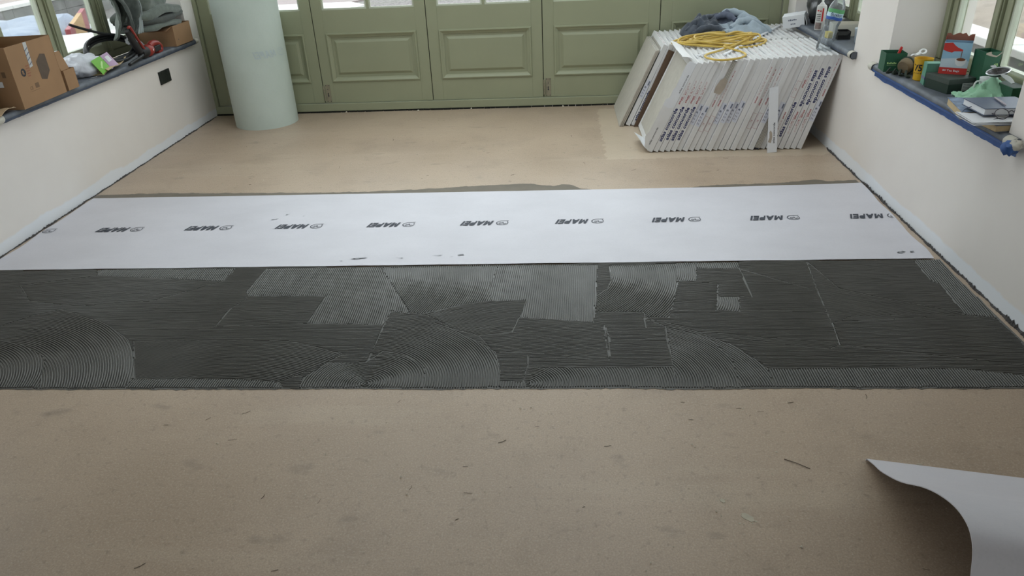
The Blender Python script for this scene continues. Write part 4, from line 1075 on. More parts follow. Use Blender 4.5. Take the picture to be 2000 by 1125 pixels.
face('printed_symbols', M('faded_dark_ink', (112, 88, 66), 0.8, 0.1), lambda mb: [put_text(mb, 'CE', (X_, 0.10, 0.082), (0, 1, 0), (0, 0, 1), width=0.028, height=0.017), quad(mb, (X_, 0.15, 0.082), (0, 0.034, 0), (0, 0, 0.026)), quad(mb, (X_, 0.102, 0.072), (0, 0.08, 0), (0, 0, 0.0015))])
mb = MB(); quad(mb, (-0.13, -0.0008, 0.12), (0.06, 0, 0), (0, 0, 0.03)); mb.build('address_sticker', PAPER, bc)
mb = MB(); quad(mb, (-0.06, -0.0008, 0.17), (0.02, 0, 0), (0, 0, 0.03)); mb.build('printed_mark', M('faded_dark_ink', (112, 88, 66)), bc)
sc_ = thing('small_carton', 'smaller brown carton with a raised flap beside the large carton', 'carton', (-2.905, 4.225, SILL), (0, 0, math.radians(3)))
b_ = open_box(MB(), 0.16, 0.115, 0.115, 0.003); b_.v = [(x - 0.16, y, z) for x, y, z in b_.v]; b_.build('carton_body', CARD, sc_, bevel=0.001)
MB().sheet(lambda u, v: (-0.012 - 0.02 * v, 0.002 + 0.085 * u - 0.012 * v, 0.114 + 0.105 * v), 2, 2, 0.003).build('flap', CARD, sc_)
mb = MB(); quad(mb, (-0.031, 0.02, 0.2192), (0, 0.04, 0), (-0.012, 0, 0.001)); mb.build('torn_edge', PAPER, sc_)
tc_ = thing('torn_cardboard', 'curled torn piece of cardboard on the sill end by the carton', 'cardboard', (-2.93, 3.66, SILL), (0, 0, 0.05))
MB().sheet(lambda u, v: (-0.10 + 0.115 * v, -0.03 + 0.14 * u, 0.004 + 0.022 * math.sin(u * 2.6) * (0.4 + 0.6 * v) + 0.006 * noise.noise(Vector((u * 5, v * 4, 2)))), 10, 6, 0.003).build('board', M('pale_cardboard', (178, 154, 124), 0.85, 0.1, 14), tc_, smooth=True)

bag = thing('plastic_bag', 'crumpled clear white plastic bag with a green and purple header', 'bag', (-3.04, 4.66, SILL))
BAGM = M('crinkled_clear_plastic', (208, 211, 219), 0.28, 0.10, 18, 0.6, 45, spec=0.6)
mb = MB(); mb.blob((-0.02, 0.0, 0.055), (0.10, 0.135, 0.085), 3, 0.28, 1.3, 40, 22, flat=0.001); mb.build('bag_body', BAGM, bag, smooth=True, angle=100)
mb = MB().blob((-0.03, -0.12, 0.065), (0.06, 0.08, 0.05), 8, 0.3, 1.5, 30, 16, flat=0.001); mb.build('bag_neck', BAGM, bag, smooth=True, angle=100)
def head(u0, u1):
    return lambda u, v: (0.074 + 0.05 * v - 0.0 * u, -0.055 + 0.20 * (u0 + (u1 - u0) * u) + 0.012 * v, 0.098 - 0.088 * v + 0.010 * math.sin(3 * u) * v + 0.02 * (u0 + (u1 - u0) * u))
hd = MB().sheet(head(0, 0.55), 8, 5, 0.001).build('header_card', M('lime_green_card', (112, 176, 58), 0.5, 0.06), bag, smooth=True)
tk = MB(); poly_tris(tk, [(0, 0.5), (0.15, 0.35), (0.4, 0.62), (0.85, 0.9), (1, 0.8), (0.5, 0.4), (0.2, 0.12)], lambda a, b: (lambda q: (q[0] + 0.0016, q[1], q[2] + 0.0016))(head(0, 0.55)(0.2 + a * 0.6, 0.85 - b * 0.6))); tk.build('tick_mark', M('pale_green_ink', (180, 214, 140), 0.5), hd)
hp = MB().sheet(head(0.57, 1.0), 8, 5, 0.001).build('header_card', M('mauve_card', (178, 150, 178), 0.5, 0.05), bag, smooth=True)
mb = MB().sheet(lambda u, v: (lambda q: (q[0] + 0.0016, q[1], q[2] + 0.0016))(head(0.57, 1.0)(0.25 + 0.5 * u, 0.2 + 0.4 * v)), 3, 3); mb.build('printed_square', PAPER, hp)
env = thing('kraft_envelope', 'folded kraft paper envelope lying under the plastic bag', 'envelope', (-3.0, 4.72, SILL), (0, 0, 0.12))
KR = M('kraft_paper', (186, 166, 130), 0.8, 0.08, 12)
MB().sheet(lambda u, v: (-0.10 + 0.17 * v, -0.10 + 0.38 * u, 0.006 + 0.035 * u * u + 0.012 * v * u + 0.012 * math.sin(6 * u) * v), 16, 6, 0.002).build('paper', KR, env, smooth=True)
MB().sheet(lambda u, v: (0.02 + 0.07 * v, -0.07 + 0.17 * u, 0.016 + 0.020 * math.sin(v * 2.6) + 0.012 * u), 8, 8, 0.002).build('folded_flap', KR, env, smooth=True)
wb = thing('white_box', 'small plain white box between the carton and the plastic bag', 'box', (-3.10, 4.44, SILL), (0, 0, 0.2))
MB().box(-0.06, 0.06, -0.06, 0.07, 0, 0.13).build('box_body', PAPER, wb, bevel=0.003)
# screws left on the sill
for k, (x, y, a) in enumerate(((-2.952, 4.50, 0.5), (-2.965, 4.55, 1.2), (-2.94, 4.57, -0.3))):
    s_ = thing('screw', ['loose screw on the sill nearest the cartons', 'loose screw lying crosswise by the kraft envelope', 'loose screw on the sill edge by the kraft envelope'][k], 'screw', (x, y, SILL + 0.004), (0, math.radians(90), a), 'loose screws on the sill')
    MB().lathe([(0.0008, 0), (0.0022, 0.008), (0.0022, 0.042)], 8).build('shank', M('zinc', (150, 150, 150), 0.35, 0.1, metal=0.8), s_)
    MB().lathe([(0.0022, 0.042), (0.0046, 0.046), (0.0046, 0.047)], 10).build('head', M('zinc', (150, 150, 150)), s_)

coil = thing('cable_coil', 'coil of black cable bound with white tape on the sill', 'cable', (-3.075, 5.04, SILL))
pts = []
for k in range(30 * 6 + 1):
    a = 2 * math.pi * k / 30; lp = k / 30
    ry = 0.235 + 0.012 * math.sin(lp * 2.3); rx = 0.105 + 0.010 * math.cos(lp * 1.9)
    y = ry * math.cos(a); x = rx * math.sin(a)
    z = 0.085 + 0.012 * math.sin(lp * 2.9) + 0.062 * math.sin(a + 2.9) + 0.004 * lp
    pts.append((x, y, max(0.012, z)))
pts += catmull([pts[-1], (0.0, 0.16, 0.16), (-0.05, 0.02, 0.20), (-0.09, -0.12, 0.255), (-0.11, -0.20, 0.29)], 8)
RUB = M('black_cable_rubber', (34, 35, 36), 0.5, 0.15, 14)
MB().tube(pts, 0.0085, 8).build('cable', RUB, coil, smooth=True)
mb = MB().blob((0.02, 0.225, 0.112), (0.030, 0.022, 0.034), 2, 0.5, 2, 16, 10); mb.build('tape_binding', PAPER, coil, smooth=True)
mb = MB()
for k in range(5):
    mb.tube(catmull([(0.02, 0.22, 0.11 + 0.004 * k), (0.06, 0.27 + 0.006 * k, 0.095), (0.10, 0.26 - 0.004 * k, 0.07 - 0.004 * k), (0.115, 0.19, 0.045 - 0.004 * k), (0.10, 0.09, 0.03)], 6), 0.003, 6)
mb.build('white_cores', M('pale_grey_sheath', (172, 174, 180), 0.5), coil, smooth=True)

tool = thing('power_tool', 'red and black power tool lying on the sill beside the cable coil', 'tool', (-2.945, 5.16, SILL), (0, 0, math.radians(4)))
REDP = M('red_tool_plastic', (148, 52, 44), 0.42, 0.10, 10)
DUSTB = M('dusty_black_plastic', (40, 38, 38), 0.6, 0.25, 20)
rot = Matrix.Translation((0, 0.02, 0.040)) @ Matrix.Rotation(math.radians(-90), 4, 'X')
MB().lathe([(0.0, -0.02), (0.030, -0.015), (0.038, 0.0), (0.040, 0.05), (0.034, 0.075), (0.0, 0.08)], 20, rot, cap=False).build('motor_housing', DUSTB, tool, smooth=True)
MB().lathe([(0.034, 0.070), (0.040, 0.080), (0.042, 0.11), (0.036, 0.14), (0.028, 0.16)], 20, rot).build('body', REDP, tool, smooth=True)
mb = MB().tube(catmull([(0.005, 0.15, 0.062), (0.005, 0.20, 0.074), (0.005, 0.27, 0.066), (0.005, 0.315, 0.036), (0.005, 0.30, 0.014), (0.005, 0.24, 0.016)], 8), [0.023] * 41, 12); mb.build('handle', REDP, tool, smooth=True)
MB().box(-0.014, 0.030, 0.178, 0.285, 0.016, 0.056).build('trigger', DUSTB, tool, bevel=0.006)
mb = MB().tube([(0.0, 0.0, 0.05), (-0.01, -0.035, 0.13), (-0.015, -0.075, 0.205)], [0.026, 0.021, 0.017], 12); mb.build('grip', DUSTB, tool, smooth=True)
mb = MB().tube(catmull([(0.022, 0.035, 0.06), (0.016, 0.0, 0.12), (0.012, -0.045, 0.195), (0.008, -0.062, 0.228), (0.005, -0.085, 0.226)], 6), 0.0085, 8); mb.build('guard_bar', REDP, tool, smooth=True)
mb = MB().tube([(-0.03, 0.01, 0.07), (-0.04, -0.005, 0.13), (-0.035, -0.02, 0.21)], 0.013, 10); mb.build('side_handle', DUSTB, tool, smooth=True)
mb = MB().tube(catmull([(0.02, -0.01, 0.03), (0.02, -0.08, 0.022), (0.01, -0.16, 0.012), (0.02, -0.23, 0.01)], 6), 0.011, 10); mb.build('power_lead', RUB, tool, smooth=True)
mb = MB(); disc(mb, 0.125, 0.044, 0.008, 0.0425); mb.build('badge', PAPER, tool)

cb = thing('cardboard_box', 'brown cardboard box under the folded grey blanket', 'carton', (-2.925, 5.66, SILL), (0, 0, 0))
b_ = open_box(MB(), 0.28, 0.285, 0.148, 0.004); b_.v = [(x - 0.28, y, z) for x, y, z in b_.v]; b_.build('carton_body', CARD, cb, bevel=0.001)
MB().sheet(lambda u, v: (-0.006 - 0.16 * u, -0.10 * v, 0.147 - 0.02 * v), 2, 2, 0.004).build('flap', CARD_D, cb)
mb = MB(); disc(mb, 0.05, 0.045, 0.004); mb.build('printed_mark', DARK_INK, cb)
bl = thing('folded_blanket', 'folded grey green blanket heaped on the cardboard box', 'blanket', (-3.06, 5.50, SILL + 0.15))
BLM = M('grey_green_wool', (98, 106, 98), 0.95, 0.18, 30, 0.35, 150, sheen=0.3)
BLD = M('dark_grey_wool', (70, 76, 72), 0.95, 0.2, 30, 0.35, 150, sheen=0.2)
def fold(yc, zc, ln, th, w, seed, m, nm):
    # one folded layer: a slab with a rounded fold toward the room and the near side
    def f(u, v):
        a = 2 * math.pi * v
        cy = math.cos(a); cz = math.sin(a)
        y = yc + (ln / 2) * math.copysign(abs(cy) ** 0.55, cy); z = zc + (th / 2) * math.copysign(abs(cz) ** 0.8, cz)
        x = (u - 0.5) * w
        k = noise.noise(Vector((u * 3, y * 7, seed + z * 9)))
        sc2 = 1 - 0.25 * max(0, abs(u - 0.5) * 2 - 0.75) * 4
        return (x + 0.012 * k, yc + (y - yc) * sc2 + 0.014 * noise.noise(Vector((u * 4, v * 5, seed))), zc + (z - zc) * sc2 + 0.016 * k + 0.012 * math.sin(y * 11 + seed))
    mb = MB().sheet(f, 14, 40)
    for e in (0, 1):
        ring = [j * 15 + (14 if e else 0) for j in range(40)]; mb.f.append(tuple(ring))
    mb.build(nm, m, bl, smooth=True, angle=80)
fold(0.11, 0.022, 0.60, 0.052, 0.27, 1.0, BLM, 'folded_layer')
fold(0.12, 0.066, 0.66, 0.052, 0.28, 4.0, BLD, 'folded_layer')
fold(0.10, 0.115, 0.68, 0.070, 0.28, 7.0, BLM, 'folded_layer')
mb = MB().blob((-0.01, 0.06, 0.20), (0.14, 0.27, 0.16), 5, 0.30, 1.2, 40, 24); mb.build('heaped_layer', BLM, bl, smooth=True, angle=80)
def drape(u, v):
    y = -0.40 + 0.26 * u + 0.05 * v * (0.5 - u) + 0.02 * math.sin(4 * v)
    z = 0.31 - (0.30 - 0.10 * u + 0.05 * math.sin(u * 7)) * v
    x = 0.05 + 0.035 * math.sin(u * 11 + v * 2.2) * (0.4 + 0.6 * v) + 0.05 * math.sin(2.2 * v) + 0.015 * noise.noise(Vector((u * 4, v * 5, 2)))
    return (x, y, z)
MB().sheet(drape, 30, 22, 0.014).build('hanging_corner', BLD, bl, smooth=True, angle=80)
MB().sheet(lambda u, v: (lambda q: (q[0] - 0.05 - 0.04 * v, q[1] - 0.02 * v, q[2] + 0.01))(drape(u, v)), 24, 16, 0.014).build('hanging_corner', BLM, bl, smooth=True, angle=80)
for k in range(3):
    mb = MB().tube(catmull([(0.10 - 0.02 * k, -0.20 + 0.03 * k, 0.30), (0.12, -0.24 + 0.03 * k, 0.20), (0.135 - 0.01 * k, -0.27 + 0.035 * k, 0.10), (0.13, -0.32 + 0.03 * k, 0.02)], 6), 0.006, 6); mb.build('hem', M('pale_blanket_edge', (150, 158, 156), 0.9, 0.1), bl, smooth=True)

# socket on the left wall
sk = thing('socket_plate', 'black double socket plate on the cream wall', 'socket', (XL, 5.435, 0.486))
MB().box(0.0, 0.010, -0.080, 0.080, -0.046, 0.046).build('plate', M('black_satin_plate', (34, 38, 34), 0.4, 0.1), sk, bevel=0.002)
for y in (-0.036, 0.036):
    for (dy, dz, hh) in ((0, 0.012, 0.009), (-0.011, -0.012, 0.0045), (0.011, -0.012, 0.0045)): MB().box(0.0098, 0.0104, y + dy - 0.0035, y + dy + 0.0035, dz - hh - 0.012, dz + hh - 0.012).build('pin_hole', DARK_INK, sk)
    MB().box(0.010, 0.013, y - 0.010, y + 0.010, 0.022, 0.036).build('rocker', M('black_satin_plate', (34, 38, 34)), sk, bevel=0.001)
MB().box(0.0098, 0.0108, 0.03, 0.05, 0.030, 0.033).build('switch_mark', M('pale_grey_mark', (170, 175, 170), 0.5), sk)

# ------------------------------------------------------------------ near right sill
GRN = M('bottle_green_card', (38, 86, 62), 0.55, 0.10, 12); GRN_D = M('dark_green_card', (28, 48, 38), 0.55, 0.12, 12)
PALEG = M('pale_green_ink', (120, 160, 130), 0.5)
gb = thing('green_box', 'open green box holding a red pen at the sill corner', 'box', (1.715, 4.085, SILL), (0, 0, math.radians(-6)))
open_box(MB(), 0.105, 0.10, 0.095, 0.002).build('box_body', GRN, gb)
mb = MB(); [quad(mb, (0.012 + 0.008 * k, -0.0008, 0.041), (0.006, 0, 0), (0, 0, 0.009 - 0.003 * (k % 2))) for k in range(6)]; quad(mb, (0.012, -0.0008, 0.034), (0.048, 0, 0), (0, 0, 0.0015)); mb.build('printed_mark', PALEG, gb)
pen = thing('red_pen', 'red pen leaning inside the open green box', 'pen', (1.770, 4.125, SILL + 0.006), (math.radians(10), math.radians(12), 0))
MB().lathe([(0.002, 0), (0.0055, 0.012), (0.006, 0.07), (0.006, 0.118), (0.004, 0.122)], 10).build('barrel', M('red_plastic', (190, 40, 38), 0.4), pen, smooth=True)
MB().box(0.005, 0.0075, -0.002, 0.002, 0.085, 0.12).build('clip', M('red_plastic', (190, 40, 38)), pen)
op = thing('white_bottle_opener', 'white ring ended tool lying on the dark strap behind the green box', 'tool', (1.872, 4.08, SILL + 0.086), (math.radians(32), math.radians(-22), math.radians(15)))
mb = MB()
mb.tube([(0.016 * math.cos(2 * math.pi * k / 20) + 0.032, 0.013 * math.sin(2 * math.pi * k / 20), 0) for k in range(20)], 0.005, 8, True)
mb.tube([(0.012 * math.cos(2 * math.pi * k / 20) - 0.022, 0.011 * math.sin(2 * math.pi * k / 20), 0) for k in range(20)], 0.005, 8, True)
mb.tube([(-0.010, 0, 0), (0.018, 0, 0)], 0.009, 8); mb.build('body', M('white_plastic', (226, 226, 224), 0.4, 0.02), op, smooth=True)
ro = thing('dust_mask_pouch', 'rolled brown canvas pouch with dark straps between green box and mug', 'pouch', (1.832, 4.02, SILL), (0, 0, math.radians(-55)))
mb = MB().tube(catmull([(0, -0.085, 0.045), (0, -0.06, 0.05), (0, 0.0, 0.05), (0, 0.05, 0.046), (0, 0.085, 0.035)], 5), [0.030 + 0.012 * math.sin(math.pi * k / 20) for k in range(21)], 16); mb.build('body', M('brown_canvas', (112, 98, 76), 0.85, 0.2, 16, 0.2, 60), ro, smooth=True)
mb = MB().tube([(0.036 * math.cos(2 * math.pi * k / 20), -0.05, 0.05 + 0.038 * math.sin(2 * math.pi * k / 20)) for k in range(20)], 0.008, 6, True); mb.build('strap', M('dark_green_webbing', (46, 56, 48), 0.8), ro, smooth=True)
mb = MB()
for k in range(4): mb.tube(catmull([(0.02 - 0.03 * k, -0.08, 0.03), (0.04 - 0.035 * k, -0.11, 0.012), (0.05 - 0.04 * k, -0.09 + 0.02 * k, 0.007), (0.01 - 0.02 * k, -0.05, 0.007)], 5), 0.006, 6)
mb.build('loose_straps', M('dark_green_webbing', (46, 56, 48)), ro, smooth=True)
pl = thing('plank_offcut', 'pale wood offcut lying at the back of the near sill', 'offcut', (1.905, 4.03, SILL), (0, 0, math.radians(-4)))
MB().box(-0.07, 0.11, -0.03, 0.12, 0, 0.018).build('board', M('pale_pine', (176, 158, 128), 0.7, 0.12, 8), pl, bevel=0.001)
YEL = M('yellow_glaze', (206, 160, 36), 0.35, 0.06)
mg = thing('yellow_mug', 'yellow mug printed with a black 75', 'mug', (1.818, 3.880, SILL), (0, 0, 0))
MB().lathe([(0.030, 0.0), (0.034, 0.004), (0.035, 0.03), (0.039, 0.075), (0.044, 0.104), (0.0445, 0.108), (0.042, 0.108), (0.037, 0.075), (0.032, 0.03), (0.030, 0.008), (0.0, 0.006)], 32, cap=False).build('cup', YEL, mg, smooth=True)
mb = MB().tube(catmull([(0.030, 0.022, 0.085), (0.055, 0.040, 0.095), (0.062, 0.045, 0.065), (0.050, 0.038, 0.03), (0.026, 0.02, 0.028)], 6), 0.006, 8); mb.build('handle', M('dark_brown_glaze', (60, 48, 36), 0.4), mg, smooth=True)
def wrap_text(body, r0, z, a0, da, h, bold, m, parent, rz=lambda z: 0.0365):
    vs, fs, x0, x1, y0, y1 = text_geo(body, bold, 0); mb = MB(); o = []
    for v in vs:
        a = a0 + (v[0] - x0) / (x1 - x0) * da; zz = z + (v[1] - y0) / (y1 - y0) * h; r = rz(zz) + 0.0008
        o.append((r * math.cos(a), r * math.sin(a), zz))
    mb.add(o, fs); mb.build('lettering', m, parent)
rz_ = lambda z: 0.035 + max(0, (z - 0.03)) / 0.045 * 0.004 if z < 0.075 else 0.039 + (z - 0.075) / 0.029 * 0.005
wrap_text('75', 0, 0.048, math.radians(-172), 1.0, 0.034, 0.03, BLACK_PL, mg, rz_)
wrap_text('- - - -', 0, 0.036, math.radians(-172), 0.95, 0.004, 0.0, BLACK_PL, mg, rz_)
tb = thing('teal_box', 'small teal tea box with a mauve band beside the mug', 'box', (1.785, 3.765, SILL), (0, 0, math.radians(-10)))
TEAL = M('teal_card', (92, 146, 124), 0.5, 0.08, 14)
MB().box(0, 0.070, 0, 0.060, 0, 0.104).build('box_body', TEAL, tb, bevel=0.0015)
mb = MB(); mb.box(-0.0005, 0.0705, -0.0005, 0.0605, 0.028, 0.040); mb.build('band', M('mauve_print', (108, 112, 140), 0.5), tb)
mb = MB(); quad(mb, (0.006, 0.006, 0.1045), (0.058, 0, 0), (0, 0.048, 0)); mb.build('lid_panel', M('pale_teal_card', (128, 170, 150), 0.5, 0.08), tb)
db = thing('dark_green_box', 'dark green cardboard box with a white label on its end', 'box', (1.812, 3.575, SILL), (0, 0, math.radians(12)))
MB().box(0, 0.145, 0, 0.165, 0, 0.066).build('box_body', GRN_D, db, bevel=0.0015)
MB().box(-0.0015, 0.1465, -0.0015, 0.1665, 0.044, 0.0680).build('lid', M('worn_green_lid', (58, 68, 62), 0.6, 0.16, 14), db, bevel=0.001)
mb = MB(); quad(mb, (0.070, -0.0022, 0.012), (0.068, 0, 0), (0, 0, 0.034)); lab_ = mb.build('label', M('off_white_label', (172, 178, 170), 0.6, 0.05), db)
mb = MB(); [quad(mb, (0.074, -0.0027, 0.018 + 0.007 * k), (0.05 - 0.012 * (k % 2), 0, 0), (0, 0, 0.0022)) for k in range(4)]; mb.build('label_print', DARK_INK, lab_)
tea = thing('tea_bag_box', 'torn open blue and red carton of eighty tea bags', 'tea box', (1.818, 3.712, SILL + 0.0685), (0, 0, math.radians(-28)))
tea.scale = (0.86, 0.84, 0.88)
BLU = M('sky_blue_card', (146, 184, 208), 0.45, 0.10, 6); RDC = M('bright_red_card', (192, 54, 48), 0.45, 0.06)
open_box(MB(), 0.135, 0.085, 0.165, 0.002).build('box_body', BLU, tea)
MB().box(-0.0008, 0.1358, -0.0008, 0.0858, 0.0, 0.034).build('red_band', RDC, tea)
def tear(a, b, n=9, seed=0, base=0.165, h=0.045):
    a = Vector(a); b = Vector(b); mb = MB(); vs = []
    for k in range(n + 1):
        p = a.lerp(b, k / n); vs += [(p.x, p.y, base - 0.001), (p.x, p.y, base + h * (0.55 + 0.4 * noise.noise(Vector((k * 0.8, seed, 0)))))]
    mb.add(vs, [(2 * k, 2 * k + 2, 2 * k + 3, 2 * k + 1) for k in range(n)]); return mb
tear((0.0015, 0.0, 0), (0.0015, 0.085, 0), seed=1).build('torn_flap', RDC, tea)
tear((0.1335, 0.0, 0), (0.1335, 0.085, 0), seed=2, h=0.05).build('torn_flap', M('faded_red_card', (206, 112, 104), 0.5), tea)
tear((0.0, 0.084, 0), (0.135, 0.084, 0), seed=3, h=0.06).build('torn_flap', M('carton_inside', (150, 100, 82), 0.8), tea)
mb = MB(); poly_tris(mb, [(0.001, 0.160), (0.001, 0.125), (0.02, 0.118), (0.045, 0.112), (0.055, 0.120), (0.095, 0.122), (0.096, 0.130), (0.07, 0.140), (0.055, 0.150), (0.04, 0.164)], lambda x, z: (x, -0.001, z)); mb.build('teapot_print', RDC, tea)
mb = MB(); poly_tris(mb, [(0.091, 0.121), (0.095, 0.121), (0.094, 0.08), (0.092, 0.08)], lambda x, z: (x, -0.0012, z)); mb.build('tea_stream_print', M('tea_brown_ink', (120, 70, 40), 0.5), tea)
mb = MB(); poly_tris(mb, [(0.0005, 0.0345), (0.1345, 0.0345), (0.1345, 0.070), (0.09, 0.088), (0.0005, 0.078)], lambda x, z: (x, -0.0008, z)); mb.build('pale_panel', M('pale_blue_white_card', (192, 206, 216), 0.45, 0.05), tea)
mb = MB(); poly_tris(mb, [(0.067, 0.080), (0.124, 0.080), (0.118, 0.055), (0.105, 0.044), (0.085, 0.044), (0.072, 0.056)], lambda x, z: (x, -0.0012, z)); mb.build('cup_print', PAPER, tea)
mb = MB(); mb.add([(0.0955 + 0.022 * math.cos(2 * math.pi * k / 20), -0.0015, 0.079 + 0.008 * math.sin(2 * math.pi * k / 20)) for k in range(20)], [tuple(range(20))]); mb.build('tea_print', M('tea_brown_ink', (120, 70, 40)), tea)
mb = MB(); put_text(mb, '80 Tea Bags', (0.018, -0.0016, 0.011), (1, 0, 0), (0, 0, 1), width=0.082, height=0.013, bold=0.015); mb.build('lettering', PAPER, tea)
tg = thing('tall_green_box', 'tall open dark green carton beside the tea bags', 'carton', (1.946, 3.575, SILL), (0, 0, math.radians(4)))
open_box(MB(), 0.072, 0.09, 0.188, 0.002).build('box_body', GRN, tg)
mb = MB(); put_text(mb, '40', (0.046, -0.001, 0.120), (1, 0, 0), (0, 0, 1), width=0.020, height=0.016, bold=0.01); mb.build('lettering', PALEG, tg)
mb = MB(); poly_tris(mb, [(0, 0.184), (0.022, 0.19), (0.026, 0.178), (0.05, 0.170), (0.06, 0.176), (0.072, 0.188), (0.072, 0.182), (0.06, 0.170), (0.05, 0.164), (0.02, 0.17), (0, 0.178)], lambda x, z: (x, -0.0012, z)); mb.build('torn_edge', M('torn_kraft', (172, 160, 146)), tg)
g2 = thing('flat_green_box', 'low green box by the window frame behind the strainer', 'box', (1.945, 3.30, SILL), (0, 0, math.radians(2)))
MB().box(0, 0.070, 0, 0.14, 0, 0.088).build('box_body', GRN, g2, bevel=0.0015)
mb = MB(); quad(mb, (0.004, 0.004, 0.0885), (0.062, 0, 0), (0, 0.132, 0)); mb.build('lid_panel', GRN_D, g2)
cup = thing('white_cup', 'white cup under the metal tea strainer', 'cup', (1.945, 3.50, SILL))
MB().lathe([(0.024, 0.0), (0.028, 0.004), (0.034, 0.05), (0.037, 0.09), (0.035, 0.09), (0.031, 0.05), (0.024, 0.008), (0.0, 0.007)], 28, cap=False).build('cup_body', M('white_china', (214, 216, 216), 0.25, 0.02), cup, smooth=True)
mb = MB().tube(catmull([(-0.034, -0.006, 0.075), (-0.058, -0.010, 0.075), (-0.062, -0.011, 0.045), (-0.032, -0.006, 0.03)], 6), 0.004, 8); mb.build('handle', M('white_china', (214, 216, 216)), cup, smooth=True)
CHR = M('polished_steel', (206, 208, 212), 0.24, 0.04, metal=0.55)
stn = thing('tea_strainer', 'shiny metal tea strainer resting on the white cup', 'strainer', (1.930, 3.415, SILL + 0.134), (math.radians(14), math.radians(4), math.radians(-98)))
mb = MB().lathe([(0.041, 0.004), (0.046, 0.006), (0.048, 0.003), (0.046, 0.0), (0.041, 0.0), (0.039, 0.002)], 32, cap=False); mb.build('rim', CHR, stn, smooth=True)
MB().lathe([(0.041, 0.002), (0.036, -0.010), (0.022, -0.017), (0.0, -0.019)], 28, cap=False).build('mesh_bowl', M('dark_steel_mesh', (92, 90, 90), 0.4, 0.5, 220, metal=0.7), stn, smooth=True)
def hand(L0, L1, w0, w1):
    def f(u, v): 
        x = L0 + (L1 - L0) * u; w = w0 + (w1 - w0) * math.sin(math.pi * min(1, u)) ; return (x, (v - 0.5) * 2 * w, 0.003 + 0.004 * math.sin(3.1 * u))
    return f
MB().sheet(hand(0.044, 0.175, 0.006, 0.012), 10, 3, 0.003).build('handle', CHR, stn, smooth=True)
MB().sheet(hand(-0.044, -0.080, 0.006, 0.010), 6, 3, 0.003).build('rest_tab', CHR, stn, smooth=True)
cl = thing('green_tissue', 'crumpled mint green paper napkin on the near sill', 'napkin', (1.890, 3.395, SILL + 0.003))
MINT = M('mint_tissue', (150, 192, 162), 0.85, 0.08, 16, 0.25, 70)
def nap(u, v):
    a = (u - 0.5) * 2; b = (v - 0.5) * 2
    peak = max(0, 1 - math.hypot((a - 0.35) * 1.0, (b - 0.5) * 1.1))
    z = 0.010 + 0.078 * peak ** 1.1 + 0.012 * noise.noise(Vector((a * 5, b * 5, 8))) + 0.026 * (1 - abs(noise.noise(Vector((a * 1.9, b * 1.9, 3)))) * 2.4) * (0.5 + 0.5 * (1 - a * a))
    return (0.105 * a + 0.02 * b, 0.10 * b - 0.03 * a, max(0.004, z))
MB().sheet(nap, 26, 26, 0.001).build('tissue', MINT, cl, smooth=True, angle=50)
# books, papers and spectacles at the near end
bk = thing('tan_book', 'thick paperback with a blue picture cover under the notebook', 'book', (1.672, 3.145, SILL + 0.0005), (0, 0, math.radians(-12)))
MB().box(0.004, 0.20, 0.003, 0.242, 0.003, 0.033).build('pages', M('cream_pages', (192, 170, 132), 0.8, 0.06, 60), bk)
MB().box(0, 0.203, 0, 0.245, 0.033, 0.035).build('cover', M('blue_picture_cover', (110, 126, 150), 0.45, 0.5, 24), bk)
MB().box(0, 0.203, 0, 0.245, 0.0, 0.003).build('cover', M('blue_picture_cover', (110, 126, 150)), bk)
mb = MB(); quad(mb, (0.06, 0.10, 0.0356), (0.07, 0, 0), (0, 0.12, 0)); mb.build('yellow_note', M('yellow_green_paper', (176, 196, 120), 0.7, 0.05), bk)
b2 = thing('bottom_book', 'cream edged closed book lying lowest at the near end of the sill', 'book', (1.718, 2.955, SILL), (0, 0, math.radians(5)))
MB().box(0.003, 0.205, 0.003, 0.165, 0.0025, 0.026).build('pages', M('cream_pages', (192, 170, 132)), b2)
MB().box(0, 0.208, 0, 0.218, 0.0, 0.0025).build('cover', M('grey_blue_cover', (96, 104, 118), 0.5, 0.1), b2)
MB().box(0, 0.208, 0, 0.218, 0.026, 0.028).build('cover', M('grey_blue_cover', (96, 104, 118)), b2)
pp = thing('loose_papers', 'sheaf of curling white papers under the spectacles', 'papers', (1.632, 2.955, SILL + 0.0285), (0, 0, math.radians(3)))
for k in range(5):
    MB().sheet(lambda u, v, k=k: (0.007 * (k % 3) + 0.238 * u, 0.004 * k + 0.14 * v - 0.006 * k * u, 0.0015 + 0.0022 * k + 0.020 * max(0, 0.25 - u) * 4 * (v) * (0.25 + 0.05 * k) + 0.0012 * math.sin(7 * u + k)), 12, 8, 0.0006).build('sheet', PAPER, pp, smooth=True)
nb = thing('notebook', 'dark blue hardback notebook with a pen on top', 'notebook', (1.702, 3.035, SILL + 0.046), (math.radians(0), 0, math.radians(0)))
NAVB = M('slate_blue_cover', (74, 84, 108), 0.42, 0.08, 6)
MB().box(0.004, 0.206, 0.004, 0.176, 0.003, 0.026).build('pages', PAPER, nb)
MB().box(0, 0.21, 0, 0.18, 0.026, 0.029).build('cover', NAVB, nb, bevel=0.001)
MB().box(0, 0.21, 0, 0.18, 0, 0.003).build('cover', NAVB, nb, bevel=0.001)
MB().tube(catmull([(0.0, 0.10, 0.012), (-0.03, 0.09, 0.004), (-0.055, 0.06, -0.006), (-0.06, 0.03, -0.016)], 6), 0.0018, 6).build('ribbon', NAVB, nb, smooth=True)
pn = thing('ballpoint_pen', 'silver ballpoint pen lying across the dark blue notebook', 'pen', (1.795, 3.06, SILL + 0.0805), (math.radians(90), 0, math.radians(171)))
